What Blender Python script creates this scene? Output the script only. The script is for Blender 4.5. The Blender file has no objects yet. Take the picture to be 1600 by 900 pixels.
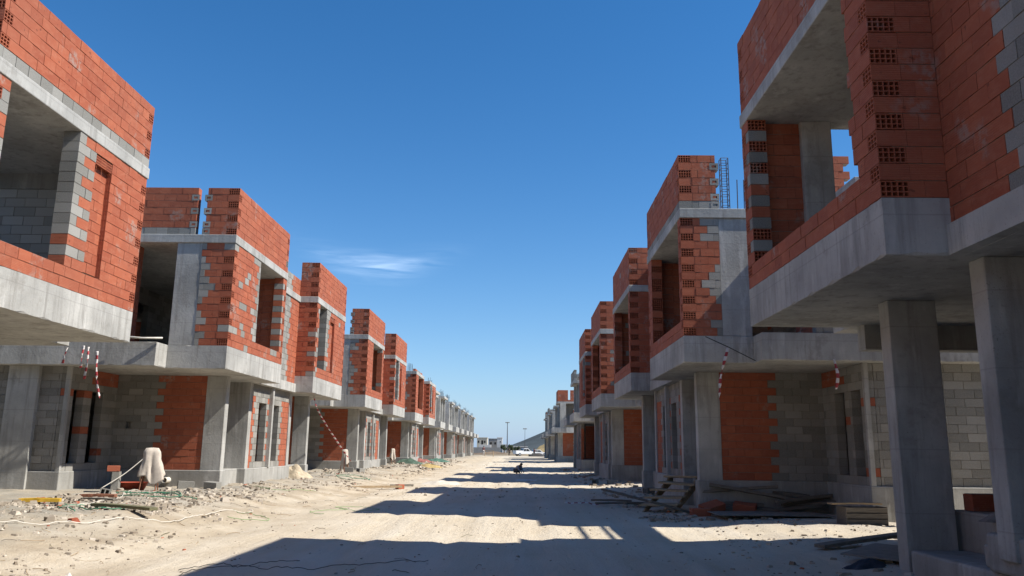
import bpy, math, random
from math import radians, sin, cos, pi
from mathutils import Vector, Matrix, noise
random.seed(7)
scn = bpy.context.scene
COL = scn.collection

# ------------------------------------------------------------------ camera, sky, sun, exposure
CAM_H = 1.43
def cam_matrix(pitch, yaw, roll):
    p, y, r = map(radians, (pitch, yaw, roll))
    fwd = Vector((sin(y)*cos(p), cos(y)*cos(p), sin(p)))
    right = Vector((cos(y), -sin(y), 0)); up = right.cross(fwd)
    r2 = right*cos(r) + up*sin(r); u2 = up*cos(r) - right*sin(r)
    m = Matrix((r2, u2, -fwd)).transposed().to_4x4()
    m.translation = Vector((0, 0, CAM_H))
    return m, r2, u2, fwd
cam = bpy.data.cameras.new('camera')
cam.sensor_width = 36; cam.lens = 36*1240/1600
cam.clip_start = 0.05; cam.clip_end = 20000
camo = bpy.data.objects.new('camera', cam); COL.objects.link(camo)
cm, C_R, C_U, C_F = cam_matrix(11.5, -0.75, 0.7)
camo.matrix_world = cm
scn.camera = camo

SUN = Vector((7.3, -1.05, 8.05)).normalized()
SUN_EL = math.asin(SUN.z)
world = bpy.data.worlds.new('World'); scn.world = world
world.use_nodes = True
wt = world.node_tree; wn = wt.nodes; wl = wt.links
wn.clear()
wout = wn.new('ShaderNodeOutputWorld'); bg = wn.new('ShaderNodeBackground')
sky = wn.new('ShaderNodeTexSky'); sky.sky_type = 'NISHITA'; sky.sun_disc = False
sky.sun_elevation = SUN_EL
sky.sun_rotation = math.atan2(SUN.x, SUN.y)
sky.altitude = 100; sky.air_density = 1.0; sky.dust_density = 0.05; sky.ozone_density = 5.0
bg.inputs['Strength'].default_value = 0.099
# a thin cirrus wisp, low over the left row
tc = wn.new('ShaderNodeTexCoord')
def wmath(op, a, b=None):
    n = wn.new('ShaderNodeMath'); n.operation = op
    for i, x in enumerate((a, b)):
        if x is None: continue
        if isinstance(x, (int, float)): n.inputs[i].default_value = x
        else: wl.new(x, n.inputs[i])
    return n.outputs[0]
sep = wn.new('ShaderNodeSeparateXYZ'); wl.new(tc.outputs['Generated'], sep.inputs[0])
az = wmath('ARCTAN2', sep.outputs[0], sep.outputs[1])
el = wmath('ARCSINE', sep.outputs[2])
cx = wmath('MULTIPLY', wmath('SUBTRACT', az, -0.186), 1/0.062)
bend = wmath('MULTIPLY', wmath('MULTIPLY', cx, cx), 0.008)
cy = wmath('MULTIPLY', wmath('SUBTRACT', wmath('SUBTRACT', el, 0.222), bend), 1/0.014)
d2 = wmath('ADD', wmath('MULTIPLY', cx, cx), wmath('MULTIPLY', cy, cy))
mask = wmath('POWER', 2.718, wmath('MULTIPLY', d2, -1.0))
cmb = wn.new('ShaderNodeCombineXYZ')
wl.new(wmath('MULTIPLY', az, 14.0), cmb.inputs[0]); wl.new(wmath('MULTIPLY', el, 130.0), cmb.inputs[1])
nz = wn.new('ShaderNodeTexNoise'); nz.inputs['Scale'].default_value = 1.0; nz.inputs['Detail'].default_value = 6
nz.inputs['Distortion'].default_value = 0.8
wl.new(cmb.outputs[0], nz.inputs['Vector'])
mr = wn.new('ShaderNodeMapRange'); mr.inputs[1].default_value = 0.3; mr.inputs[2].default_value = 0.75
wl.new(nz.outputs['Fac'], mr.inputs[0])
cf = wmath('MULTIPLY', wmath('MULTIPLY', mask, mr.outputs[0]), 0.46)
mix = wn.new('ShaderNodeMixRGB'); mix.inputs[2].default_value = (6.5, 8.2, 10.5, 1)
wl.new(cf, mix.inputs[0]); hs = wn.new('ShaderNodeHueSaturation'); hs.inputs['Saturation'].default_value = 1.25; hs.inputs['Value'].default_value = 1.0
wl.new(sky.outputs[0], hs.inputs['Color']); 
hzn = wn.new('ShaderNodeMixRGB'); hzn.inputs[2].default_value = (2.35, 3.5, 5.4, 1)
wl.new(wmath('MULTIPLY', wmath('POWER', 2.718, wmath('MULTIPLY', wmath('MAXIMUM', el, 0.0), -10.5)), 0.9), hzn.inputs[0])
wl.new(hs.outputs[0], hzn.inputs[1]); wl.new(hzn.outputs[0], mix.inputs[1])
wl.new(mix.outputs[0], bg.inputs['Color']); wl.new(bg.outputs[0], wout.inputs['Surface'])

sl = bpy.data.lights.new('sun', 'SUN'); sl.energy = 5.0; sl.angle = radians(0.5); sl.color = (1.0, 0.95, 0.87)
so = bpy.data.objects.new('sun', sl); COL.objects.link(so)
so.rotation_mode = 'QUATERNION'; so.rotation_quaternion = SUN.to_track_quat('Z', 'Y'); so.location = (40, -10, 60)

scn.view_settings.view_transform = 'Standard'; scn.view_settings.look = 'None'
scn.view_settings.exposure = 0.62; scn.view_settings.gamma = 1.0
scn.view_settings.use_curve_mapping = False

# ------------------------------------------------------------------ helpers
def tag(o, label=None, cat=None, group=None, kind=None):
    if label: o['label'] = label
    if cat: o['category'] = cat
    if group: o['group'] = group
    if kind: o['kind'] = kind
    return o
def empty(name, loc, rz=0.0):
    o = bpy.data.objects.new(name, None); COL.objects.link(o)
    o.location = loc; o.rotation_euler = (0, 0, rz); o.empty_display_size = 0.3
    return o

class MB:
    """collects faces of one mesh; T maps building coordinates to object coordinates"""
    def __init__(s, T=None, flip=False):
        s.v = []; s.f = []; s.m = []; s.var = []; s.T = T; s.flip = flip
    def add(s, pts, faces, mat=0, var=0.5):
        b = len(s.v); T = s.T
        for p in pts:
            s.v.append(T(*p) if T else tuple(p)); s.var.append(var)
        for f in faces:
            f = [b+i for i in f]
            s.f.append(f[::-1] if s.flip else f); s.m.append(mat)
    def box(s, u0, u1, v0, v1, z0, z1, mat=0, var=0.5, skip=''):
        P = [(u0,v0,z0),(u1,v0,z0),(u1,v1,z0),(u0,v1,z0),(u0,v0,z1),(u1,v0,z1),(u1,v1,z1),(u0,v1,z1)]
        F = {'b':(0,3,2,1),'t':(4,5,6,7),'v0':(0,1,5,4),'u1':(1,2,6,5),'v1':(2,3,7,6),'u0':(3,0,4,7)}
        s.add(P, [F[k] for k in F if k not in skip.split()], mat, var)
    def prism(s, poly, z0, z1, mat=0, var=0.5):
        n = len(poly)
        a = sum(poly[i][0]*poly[(i+1)%n][1]-poly[(i+1)%n][0]*poly[i][1] for i in range(n))
        if a < 0: poly = poly[::-1]
        P = [(p[0],p[1],z0) for p in poly]+[(p[0],p[1],z1) for p in poly]
        F = [tuple(range(n))[::-1], tuple(range(n,2*n))]+[(i,(i+1)%n,n+(i+1)%n,n+i) for i in range(n)]
        s.add(P, F, mat, var)
    def rough_slab(s, poly, z0, z1, R, step=.13, mat=0):
        """cast slab whose lower edge is chipped where the formwork came off"""
        n = len(poly)
        a = sum(poly[i][0]*poly[(i+1)%n][1]-poly[(i+1)%n][0]*poly[i][1] for i in range(n))
        if a < 0: poly = poly[::-1]
        ring = []
        for i in range(n):
            p, q = poly[i], poly[(i+1)%n]; L = math.dist(p, q); k = max(1, int(L/step))
            for j in range(k):
                t = (j+(R.uniform(-.3, .3) if j else 0))/k; ring.append((p[0]+(q[0]-p[0])*t, p[1]+(q[1]-p[1])*t))
        N = len(ring)
        P = [(x, y, z0) for x, y in ring]+[(x, y, z0+(R.uniform(.012, .04) if R.random() < .28 else R.uniform(.002, .008))) for x, y in ring]
        P += [(x, y, z1-(R.uniform(.008, .025) if R.random() < .2 else .002)) for x, y in ring]+[(x, y, z1) for x, y in ring]
        cx_ = sum(p[0] for p in poly)/n; cy_ = sum(p[1] for p in poly)/n
        for r0, d in ((0, .014), (3*N, .010)):
            for i in range(N):
                x, y, z = P[r0+i]; x0, y0 = ring[i-1]; x1, y1 = ring[(i+1)%N]
                tx, ty = x1-x0, y1-y0; l = math.hypot(tx, ty) or 1
                P[r0+i] = (x-ty/l*d, y+tx/l*d, z)
        F = [tuple(range(N))[::-1], tuple(range(3*N, 4*N))]
        for r in range(3):
            F += [(r*N+i, r*N+(i+1)%N, (r+1)*N+(i+1)%N, (r+1)*N+i) for i in range(N)]
        s.add(P, F, mat)
    def tube(s, pts, r, n=6, mat=0, var=0.5, r2=None):
        pts = [Vector(p) for p in pts]; P = []; F = []; N = len(pts)
        for i, p in enumerate(pts):
            d = (pts[min(i+1,N-1)]-pts[max(i-1,0)]).normalized()
            a = d.cross(Vector((0,0,1)) if abs(d.z) < .9 else Vector((1,0,0))).normalized(); b = d.cross(a)
            rr = r if r2 is None else r+(r2-r)*i/(N-1)
            for k in range(n):
                t = 2*pi*k/n; P.append(tuple(p+a*cos(t)*rr+b*sin(t)*rr))
        for i in range(N-1):
            for k in range(n):
                F.append((i*n+k, i*n+(k+1)%n, (i+1)*n+(k+1)%n, (i+1)*n+k))
        F.append(tuple(range(n))[::-1]); F.append(tuple(range((N-1)*n, N*n)))
        s.add(P, F, mat, var)
    def holes(s, O, A, H, N, nx, ny, depth, mat, var, rim=0.012):
        """open ends of a hollow brick: O corner, A width vector, H height vector, N inward vector (unit)"""
        O, A, H, N = map(Vector, (O, A, H, N)); D = N*depth
        ra = rim/A.length/1.0; rh = rim/H.length
        for i in range(nx):
            for j in range(ny):
                a0, a1, h0, h1 = i/nx, (i+1)/nx, j/ny, (j+1)/ny
                b0, b1 = a0+ra*(1 if i == 0 else .5), a1-ra*(1 if i == nx-1 else .5)
                g0, g1 = h0+rh*(1 if j == 0 else .5), h1-rh*(1 if j == ny-1 else .5)
                o = [O+A*x+H*y for x, y in ((a0,h0),(a1,h0),(a1,h1),(a0,h1))]
                q = [O+A*x+H*y for x, y in ((b0,g0),(b1,g0),(b1,g1),(b0,g1))]
                P = o+q+[p+D for p in q]
                F = [(k,(k+1)%4,4+(k+1)%4,4+k) for k in range(4)]+[(4+k,4+(k+1)%4,8+(k+1)%4,8+k) for k in range(4)]+[(8,9,10,11)]
                s.add([tuple(p) for p in P], F, mat, var)
    def build(s, name, mats, parent=None, smooth=False, bevel=0.0):
        me = bpy.data.meshes.new(name)
        me.from_pydata(s.v, [], s.f)
        if not isinstance(mats, (list, tuple)): mats = [mats]
        for m in mats: me.materials.append(m)
        me.polygons.foreach_set('material_index', s.m)
        a = me.attributes.new('var', 'FLOAT', 'POINT'); a.data.foreach_set('value', s.var)
        if smooth: me.polygons.foreach_set('use_smooth', [True]*len(me.polygons))
        me.update()
        o = bpy.data.objects.new(name, me); COL.objects.link(o)
        if parent: o.parent = parent
        if bevel:
            b = o.modifiers.new('bevel', 'BEVEL'); b.width = bevel; b.segments = 2; b.limit_method = 'ANGLE'
        return o

# ------------------------------------------------------------------ materials
class NT:
    def __init__(s, name, rough=0.9):
        s.mat = bpy.data.materials.new(name); s.mat.use_nodes = True
        s.t = s.mat.node_tree; s.n = s.t.nodes; s.l = s.t.links
        s.p = s.n['Principled BSDF']; s.p.inputs['Roughness'].default_value = rough
        s.p.inputs['Specular IOR Level'].default_value = 0.25
        g = s.n.new('ShaderNodeNewGeometry'); s.pos = g.outputs['Position']
    def set(s, sock, x):
        if hasattr(x, 'is_linked'): s.l.new(x, sock)
        elif isinstance(x, tuple): sock.default_value = x if len(x) == 4 else (*x, 1)
        else: sock.default_value = x
    def scaled(s, k):
        m = s.n.new('ShaderNodeMapping'); m.inputs['Scale'].default_value = k; s.l.new(s.pos, m.inputs['Vector']); return m.outputs[0]
    def noise(s, scale, detail=4, rough=0.55, vec=None, dist=0.0):
        n = s.n.new('ShaderNodeTexNoise'); n.inputs['Scale'].default_value = scale; n.inputs['Detail'].default_value = detail
        n.inputs['Roughness'].default_value = rough; n.inputs['Distortion'].default_value = dist
        s.l.new(vec or s.pos, n.inputs['Vector']); return n.outputs['Fac']
    def ramp(s, x, lo, hi, a=0.0, b=1.0):
        n = s.n.new('ShaderNodeMapRange'); n.inputs[1].default_value = lo; n.inputs[2].default_value = hi
        n.inputs[3].default_value = a; n.inputs[4].default_value = b; s.l.new(x, n.inputs[0]); return n.outputs[0]
    def math(s, op, a, b=0.0):
        n = s.n.new('ShaderNodeMath'); n.operation = op; s.set(n.inputs[0], a); s.set(n.inputs[1], b); return n.outputs[0]
    def mix(s, f, a, b, mode='MIX'):
        n = s.n.new('ShaderNodeMixRGB'); n.blend_type = mode; s.set(n.inputs[0], f); s.set(n.inputs[1], a); s.set(n.inputs[2], b); return n.outputs[0]
    def attr(s, name='var'):
        n = s.n.new('ShaderNodeAttribute'); n.attribute_name = name; return n.outputs['Fac']
    def bump(s, h, strength, dist=0.02):
        n = s.n.new('ShaderNodeBump'); n.inputs['Strength'].default_value = strength; n.inputs['Distance'].default_value = dist
        s.l.new(h, n.inputs['Height']); s.l.new(n.outputs[0], s.p.inputs['Normal'])
    def color(s, c): s.set(s.p.inputs['Base Color'], c); return s.mat

def m_red():
    t = NT('hollow_red_brick', 0.85); v = t.attr()
    c = t.mix(t.ramp(v, 0, 1), (0.30, 0.083, 0.044), (0.395, 0.115, 0.058))
    c = t.mix(t.ramp(t.noise(2.2, 5), 0.35, 0.75, 0, .35), c, (0.28, 0.06, 0.028))
    dust = t.ramp(t.noise(6, 6, .7, t.scaled((1, 1, 2.2))), 0.47, 0.74, 0, .45)
    c = t.mix(dust, c, (0.47, 0.20, 0.12))
    smear = t.math('MULTIPLY', t.ramp(t.noise(2.1, 3, .5, t.scaled((1, 1, .8))), 0.60, 0.67), t.ramp(t.noise(14, 3), 0.42, 0.55))
    c = t.mix(t.math('MULTIPLY', smear, .6), c, (0.33, 0.27, 0.23))
    c = t.mix(t.ramp(t.noise(.55, 4), .42, .66, 0, .35), c, (0.30, 0.11, 0.065))
    chip = t.ramp(t.noise(11, 2, .5), .70, .73, 0, .7); c = t.mix(chip, c, (0.15, 0.05, 0.03))
    w = t.n.new('ShaderNodeTexWave'); w.bands_direction = 'Z'; w.inputs['Scale'].default_value = 13; w.inputs['Distortion'].default_value = .3
    t.l.new(t.pos, w.inputs['Vector'])
    h = t.math('ADD', t.math('MULTIPLY', w.outputs['Fac'], .35), t.noise(45, 3))
    t.bump(h, .35, .01); return t.color(c)
def m_block():
    t = NT('grey_concrete_block', 0.95); v = t.attr()
    c = t.mix(v, (0.165, 0.158, 0.138), (0.305, 0.292, 0.262))
    c = t.mix(t.ramp(t.noise(1.1, 5), .45, .7, 0, .4), c, (0.135, 0.127, 0.105))
    c = t.mix(t.ramp(t.noise(60, 2), .3, .7, 0, .25), c, (0.46, 0.45, 0.42))
    t.bump(t.noise(70, 4), .5, .012); return t.color(c)
PBL = None
def m_lit_block():  # block colour lightened to imitate light reaching the inner room wall
    t = NT('lit_block', 0.95); v = t.attr()
    c = t.mix(v, (0.36, 0.36, 0.345), (0.55, 0.55, 0.53)); t.bump(t.noise(60, 4), .5, .012); return t.color(c)
def m_mortar():
    t = NT('mortar', 0.95); c = t.mix(t.noise(9, 4), (0.16, 0.125, 0.10), (0.30, 0.27, 0.235)); t.bump(t.noise(50, 3), .6, .01); return t.color(c)
def m_concrete(name='cast_concrete', a=(0.275, 0.27, 0.25), b=(0.485, 0.475, 0.44)):
    t = NT(name, 0.88)
    c = t.mix(t.ramp(t.noise(.9, 6, .6), .3, .7), a, b)
    st = t.ramp(t.noise(3.0, 5, .65, t.scaled((2.2, 2.2, .16))), .50, .70, 0, .6)
    c = t.mix(st, c, (0.19, 0.18, 0.16))
    pt = t.ramp(t.noise(1.3, 5, .7), .58, .66, 0, .4); c = t.mix(pt, c, (0.20, 0.185, 0.16))
    hc = t.ramp(t.noise(34, 4, .6), .64, .70, 0, .55); hc = t.math('MULTIPLY', hc, t.ramp(t.noise(1.7, 3), .5, .6)); c = t.mix(hc, c, (0.12, 0.115, 0.10))
    wh = t.ramp(t.noise(2.0, 4, .6, t.scaled((2.4, 2.4, .5))), .58, .70, 0, .4)
    c = t.mix(wh, c, (0.60, 0.585, 0.55))
    w = t.n.new('ShaderNodeTexWave'); w.bands_direction = 'Z'; w.wave_profile = 'SAW'; w.inputs['Scale'].default_value = .42; w.inputs['Distortion'].default_value = .15
    t.l.new(t.pos, w.inputs['Vector'])
    seam = t.ramp(w.outputs['Fac'], .972, 1.0, 0, .45)
    c = t.mix(seam, c, (0.2, 0.19, 0.18))
    c = t.mix(t.ramp(t.noise(28, 3), .62, .70, 0, .35), c, (0.2, 0.195, 0.18))
    t.bump(t.math('ADD', t.noise(18, 5), t.math('MULTIPLY', t.noise(90, 2), .4)), .35, .015); return t.color(c)
def m_sand():
    t = NT('sandy_dirt', 0.97)
    big = t.noise(.35, 5, .6)
    c = t.mix(t.ramp(big, .3, .7), (0.485, 0.405, 0.29), (0.58, 0.505, 0.39))
    trk = t.noise(1.0, 5, .6, t.scaled((1.9, .16, 1)))
    c = t.mix(t.ramp(trk, .42, .68, 0, .5), c, (0.63, 0.575, 0.475))
    sx = t.n.new('ShaderNodeSeparateXYZ'); t.l.new(t.pos, sx.inputs[0])
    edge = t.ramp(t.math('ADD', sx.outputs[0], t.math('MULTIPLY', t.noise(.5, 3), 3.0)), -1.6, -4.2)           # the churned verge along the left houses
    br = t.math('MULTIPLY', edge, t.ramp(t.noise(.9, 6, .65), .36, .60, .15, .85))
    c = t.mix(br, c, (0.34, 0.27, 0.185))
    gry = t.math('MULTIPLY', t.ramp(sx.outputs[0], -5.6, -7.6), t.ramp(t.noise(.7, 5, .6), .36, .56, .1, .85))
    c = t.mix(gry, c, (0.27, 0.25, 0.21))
    rgt = t.math('MULTIPLY', t.ramp(sx.outputs[0], 2.8, 5.0), t.ramp(t.noise(.8, 5, .6), .36, .6, .1, .6))
    c = t.mix(rgt, c, (0.42, 0.38, 0.33))
    c = t.mix(t.ramp(t.noise(24, 4, .7), .58, .74, 0, .35), c, (0.32, 0.27, 0.21))
    c = t.mix(t.ramp(t.noise(7, 5, .7), .60, .75, 0, .25), c, (0.35, 0.30, 0.24))
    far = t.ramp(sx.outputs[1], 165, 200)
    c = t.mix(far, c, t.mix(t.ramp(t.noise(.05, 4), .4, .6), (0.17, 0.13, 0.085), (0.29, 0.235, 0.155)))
    h = t.math('ADD', t.math('ADD', t.noise(5, 6, .65), t.math('MULTIPLY', trk, 1.6)), t.math('MULTIPLY', t.noise(40, 4, .7), .35))
    t.bump(h, .8, .045); return t.color(c)
def m_plain(name, col, rough=0.8, var=0.25, scale=6, bump=.2, metal=0.0, spec=None):
    t = NT(name, rough); d = tuple(x*(1-var) for x in col); e = tuple(min(1, x*(1+var)) for x in col)
    c = t.mix(t.ramp(t.noise(scale, 5, .6), .3, .7), d, e)
    t.p.inputs['Metallic'].default_value = metal
    if spec is not None: t.p.inputs['Specular IOR Level'].default_value = spec
    if bump: t.bump(t.noise(scale*6, 4), bump, .01)
    return t.color(c)
def m_wood(name, col):
    t = NT(name, 0.85); d = tuple(x*.55 for x in col)
    c = t.mix(t.ramp(t.noise(4, 5, .6, t.scaled((1, 6, 14))), .35, .7), col, d)
    t.bump(t.noise(9, 4, .6, t.scaled((1, 5, 12))), .4, .01); return t.color(c)
def m_stripe(name, a, b, period):
    """barrier tape: bands of two colours along each strip (var runs along the strip)"""
    t = NT(name, 0.5); v = t.attr(); fr = t.math('FRACT', t.math('MULTIPLY', v, 1/period))
    return t.color(t.mix(t.math('GREATER_THAN', fr, .5), a, b))
def m_stone():
    t = NT('rubble_stone', 0.95); v = t.attr()
    c = t.mix(v, (0.22, 0.18, 0.135), (0.52, 0.455, 0.37)); t.bump(t.noise(40, 4), .6, .01); return t.color(c)
RED, BLK, MOR, CON = m_red(), m_block(), m_mortar(), m_concrete()
PLI = m_concrete('plinth_concrete', (0.24, 0.235, 0.215), (0.40, 0.39, 0.36))
SAND, STONE = m_sand(), m_stone()
STEEL = m_plain('rebar_steel', (0.11, 0.10, 0.10), .6, .3, 20, 0, .6)
DARKWOOD = m_wood('weathered_board', (0.20, 0.175, 0.14)); PALEWOOD = m_wood('pale_board', (0.42, 0.31, 0.19))
OLIVE = m_wood('olive_plank', (0.17, 0.16, 0.09)); YELLOW = m_plain('yellow_formwork', (0.55, 0.34, 0.04), .6, .25)
SACK = m_plain('sacking', (0.50, 0.44, 0.37), .95, .15, 8, .4); RUST = m_plain('rusty_steel', (0.23, 0.10, 0.06), .8, .35, 12)
GREENH = m_plain('green_hose', (0.06, 0.20, 0.12), .5, .3); LIMEH = m_plain('lime_cord', (0.20, 0.34, 0.13), .7, .3)
WHITEC = m_plain('pale_cable', (0.62, 0.58, 0.50), .6, .12); BLACKC = m_plain('black_cable', (0.03, 0.03, 0.03), .6, .2)
TAPE = m_stripe('barrier_tape', (0.58, 0.54, 0.51), (0.33, 0.045, 0.05), 0.20)
WALLM = [RED, BLK, MOR]; LITM = [RED, m_lit_block(), MOR]

# ------------------------------------------------------------------ ground
def sst(a, b, x):
    t = max(0.0, min(1.0, (x-a)/(b-a))); return t*t*(3-2*t)
def gz(x, y):
    fade = 1-sst(150, 175, y)
    h = 0.34*sst(-4.6, -7.6, x)*fade + 0.08*sst(2.8, 5.0, x)*fade
    near = 1-sst(60, 160, abs(y))
    bank = sst(-4.2, -6.0, x)*(1-sst(-10, -11, x)) + .55*sst(2.6, 4.2, x)
    n1 = noise.noise((x*.45, y*.35, 0.3))*.03 + noise.noise((x*1.3, y*.5, 4.1))*.018
    n2 = noise.noise((x*1.7, y*1.3, 9.7))*.07 + noise.noise((x*4.1, y*3.7, 2.2))*.035
    rut = 0
    if -4.5 < x < 3.5 and y < 120:
        for c in (-2.7, -1.05, .35, 1.9):
            d = (x-c-.35*noise.noise((c, y*.06, 1)))/.17; rut += -.028*math.exp(-d*d)+.016*math.exp(-(abs(d)-1.7)**2*1.5)
    return h + near*(rut + n1 + n2*bank*fade + noise.noise((x*5, y*2.2, 1.7))*.006)
def axis(segs):
    out = []
    for a, b, st in segs:
        n = max(1, round((b-a)/st)); out += [a+(b-a)*i/n for i in range(n)]
    return out+[segs[-1][1]]
gx = axis([(-6000,-600,900),(-600,-60,60),(-60,-14,4),(-14,-4,.16),(-4,3,.22),(3,9,.18),(9,16,.6),(16,60,4),(60,600,60),(600,6000,900)])
gy = axis([(-400,-40,40),(-40,6,2),(6,26,.16),(26,50,.4),(50,110,1.2),(110,220,5),(220,700,40),(700,9000,700)])
vs = [(x, y, gz(x, y)) for y in gy for x in gx]; nx = len(gx)
fs = [(j*nx+i, j*nx+i+1, (j+1)*nx+i+1, (j+1)*nx+i) for j in range(len(gy)-1) for i in range(nx-1)]
g = MB(); g.v = vs; g.f = fs; g.m = [0]*len(fs); g.var = [.5]*len(vs)
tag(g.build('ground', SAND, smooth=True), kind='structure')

# ------------------------------------------------------------------ brick and block walls
HC = 0.18
def wall(mb, ax, s0, s1, p0, p1, z0, z1, choose, opens=(), bond0=None, bond1=None, L=0.3, holes=True, ragged=(), gap=0.010, jig=0.004, hmat=None, seed=0, jhole=False):
    """courses of separate blocks along axis ax ('u' or 'v'), thickness p0..p1; opens = (s0,s1,z0,z1);
    bond0/bond1 = inset of the wall end on alternate courses, where the crossing wall runs through"""
    R = random.Random(seed*977+int(s0*10)+int(z0*7))
    nC = max(1, round((z1-z0)/HC)); h = (z1-z0)/nC
    def B(a, b, q0, q1, c, d, mat, var, skip=''):
        if ax == 'v': mb.box(q0, q1, a, b, c, d, mat, var, skip)
        else: mb.box(a, b, q0, q1, c, d, mat, var, skip)
    for k in range(nC):
        za = z0+k*h; zb = za+h; zc = (za+zb)/2
        a0 = s0+(bond0 if bond0 and k % 2 else 0); b0 = s1-(bond1 if bond1 and k % 2 else 0)
        iv = [(a0, b0, bool(bond0 and not k % 2), bool(bond1 and not k % 2))]
        for (oa, ob, oc, od) in opens:
            if oc < zc < od:
                ra = R.uniform(-.10, .08) if (oa, 'a') in ragged else 0
                rb = (-.09 if k % 2 else .06)+R.uniform(-.04, .04) if (oa, 'b') in ragged else 0
                nv = []
                for (a, b, x, y) in iv:
                    if ob+rb <= a or oa+ra >= b: nv.append((a, b, x, y)); continue
                    if oa+ra-a > .04: nv.append((a, oa+ra, x, jhole and R.random() < .6))
                    if b-(ob+rb) > .04: nv.append((ob+rb, b, jhole and R.random() < .6, y))
                iv = nv
        for (a, b, ha, hb) in iv:
            ha = ha and holes; hb = hb and holes
            if b-a > .06:
                B(a+(.15 if ha else .012), b-(.15 if hb else .012), p0+.011, p1-.011, za, zb, 2, .5)
            cuts = [a]; x = math.floor((a+.07)/L)*L+(L*.5 if k % 2 else 0)
            while x < a+.07: x += L
            while x < b-.07: cuts.append(x+R.uniform(-.012, .012)); x += L
            cuts.append(b)
            for i in range(len(cuts)-1):
                c0, c1 = cuts[i], cuts[i+1]
                mat = choose((c0+c1)/2, zc, k, R); var = R.random()
                vg = .0022 if mat == 0 else gap/2
                g0 = 0 if i == 0 else vg; g1 = 0 if i == len(cuts)-2 else vg
                j0 = R.uniform(-jig, jig); j1 = R.uniform(-jig, jig)
                e0 = ha and i == 0 and mat == 0; e1 = hb and i == len(cuts)-2 and mat == 0
                q0, q1 = p0+j0, p1+j1; e, f = za+gap/2+R.uniform(-.002, .002), zb-gap/2
                sk = (ax+'0 ' if e0 else '')+(ax+'1' if e1 else '')
                m = mat
                B(c0+g0, c1-g1, q0, q1, e, f, m, var, sk)
                n = 5 if q1-q0 > .25 else 3
                if hmat == 1: n = 1
                for on, s, d in ((e0, c0+g0, 1), (e1, c1-g1, -1)):
                    if on:
                        if ax == 'v': mb.holes((q0, s, e), (q1-q0, 0, 0), (0, 0, f-e), (0, d, 0), n, 1 if hmat == 1 else 3, .10, m, var, .045 if hmat == 1 else .012)
                        else: mb.holes((s, q0, e), (0, q1-q0, 0), (0, 0, f-e), (d, 0, 0), n, 1 if hmat == 1 else 3, .10, m, var, .045 if hmat == 1 else .012)
red = lambda s, z, k, R: 1 if R.random() < .003 else 0
gry = lambda s, z, k, R: 0 if R.random() < .01 else 1

# ------------------------------------------------------------------ one storey-and-a-half duplex under construction
LH = 13.05
ZP, ZU, ZS, ZR, ZT, ZTOP = 0.78, 3.32, 3.90, 6.56, 6.78, 8.05
CX = {-1: -7.4, 1: 3.52}
def sym(poly):
    return poly+[(u, LH-v) for u, v in poly[::-1]]
PLINTH = [(9.4,-.3),(3.68,-.3),(3.68,2.05),(.66,2.05),(.66,2.42),(1.0,2.42),(1.0,4.24),(.74,4.24)]
FLOOR = [(9.6,-.62),(1.5,-.62),(1.5,0),(0,0),(0,4.6),(.74,4.6)]
ROOF = [(9.6,-.62),(2.62,-.62),(2.62,-.03),(-.02,-.03),(-.02,4.62),(.62,4.62)]
def rods(mb, u, v, z, n=4, w=.3, h=.8, R=random):
    for i in range(n):
        for j in range(2):
            a = u+(i/(n-1)-.5)*w; b = v+(j-.5)*w*.7; t = h*R.uniform(.7, 1.1)
            mb.tube([(a, b, z-.02), (a+R.uniform(-.03,.03), b+R.uniform(-.03,.03), z+t)], .011, 5)
NEAR_EXT = -2.2
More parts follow.
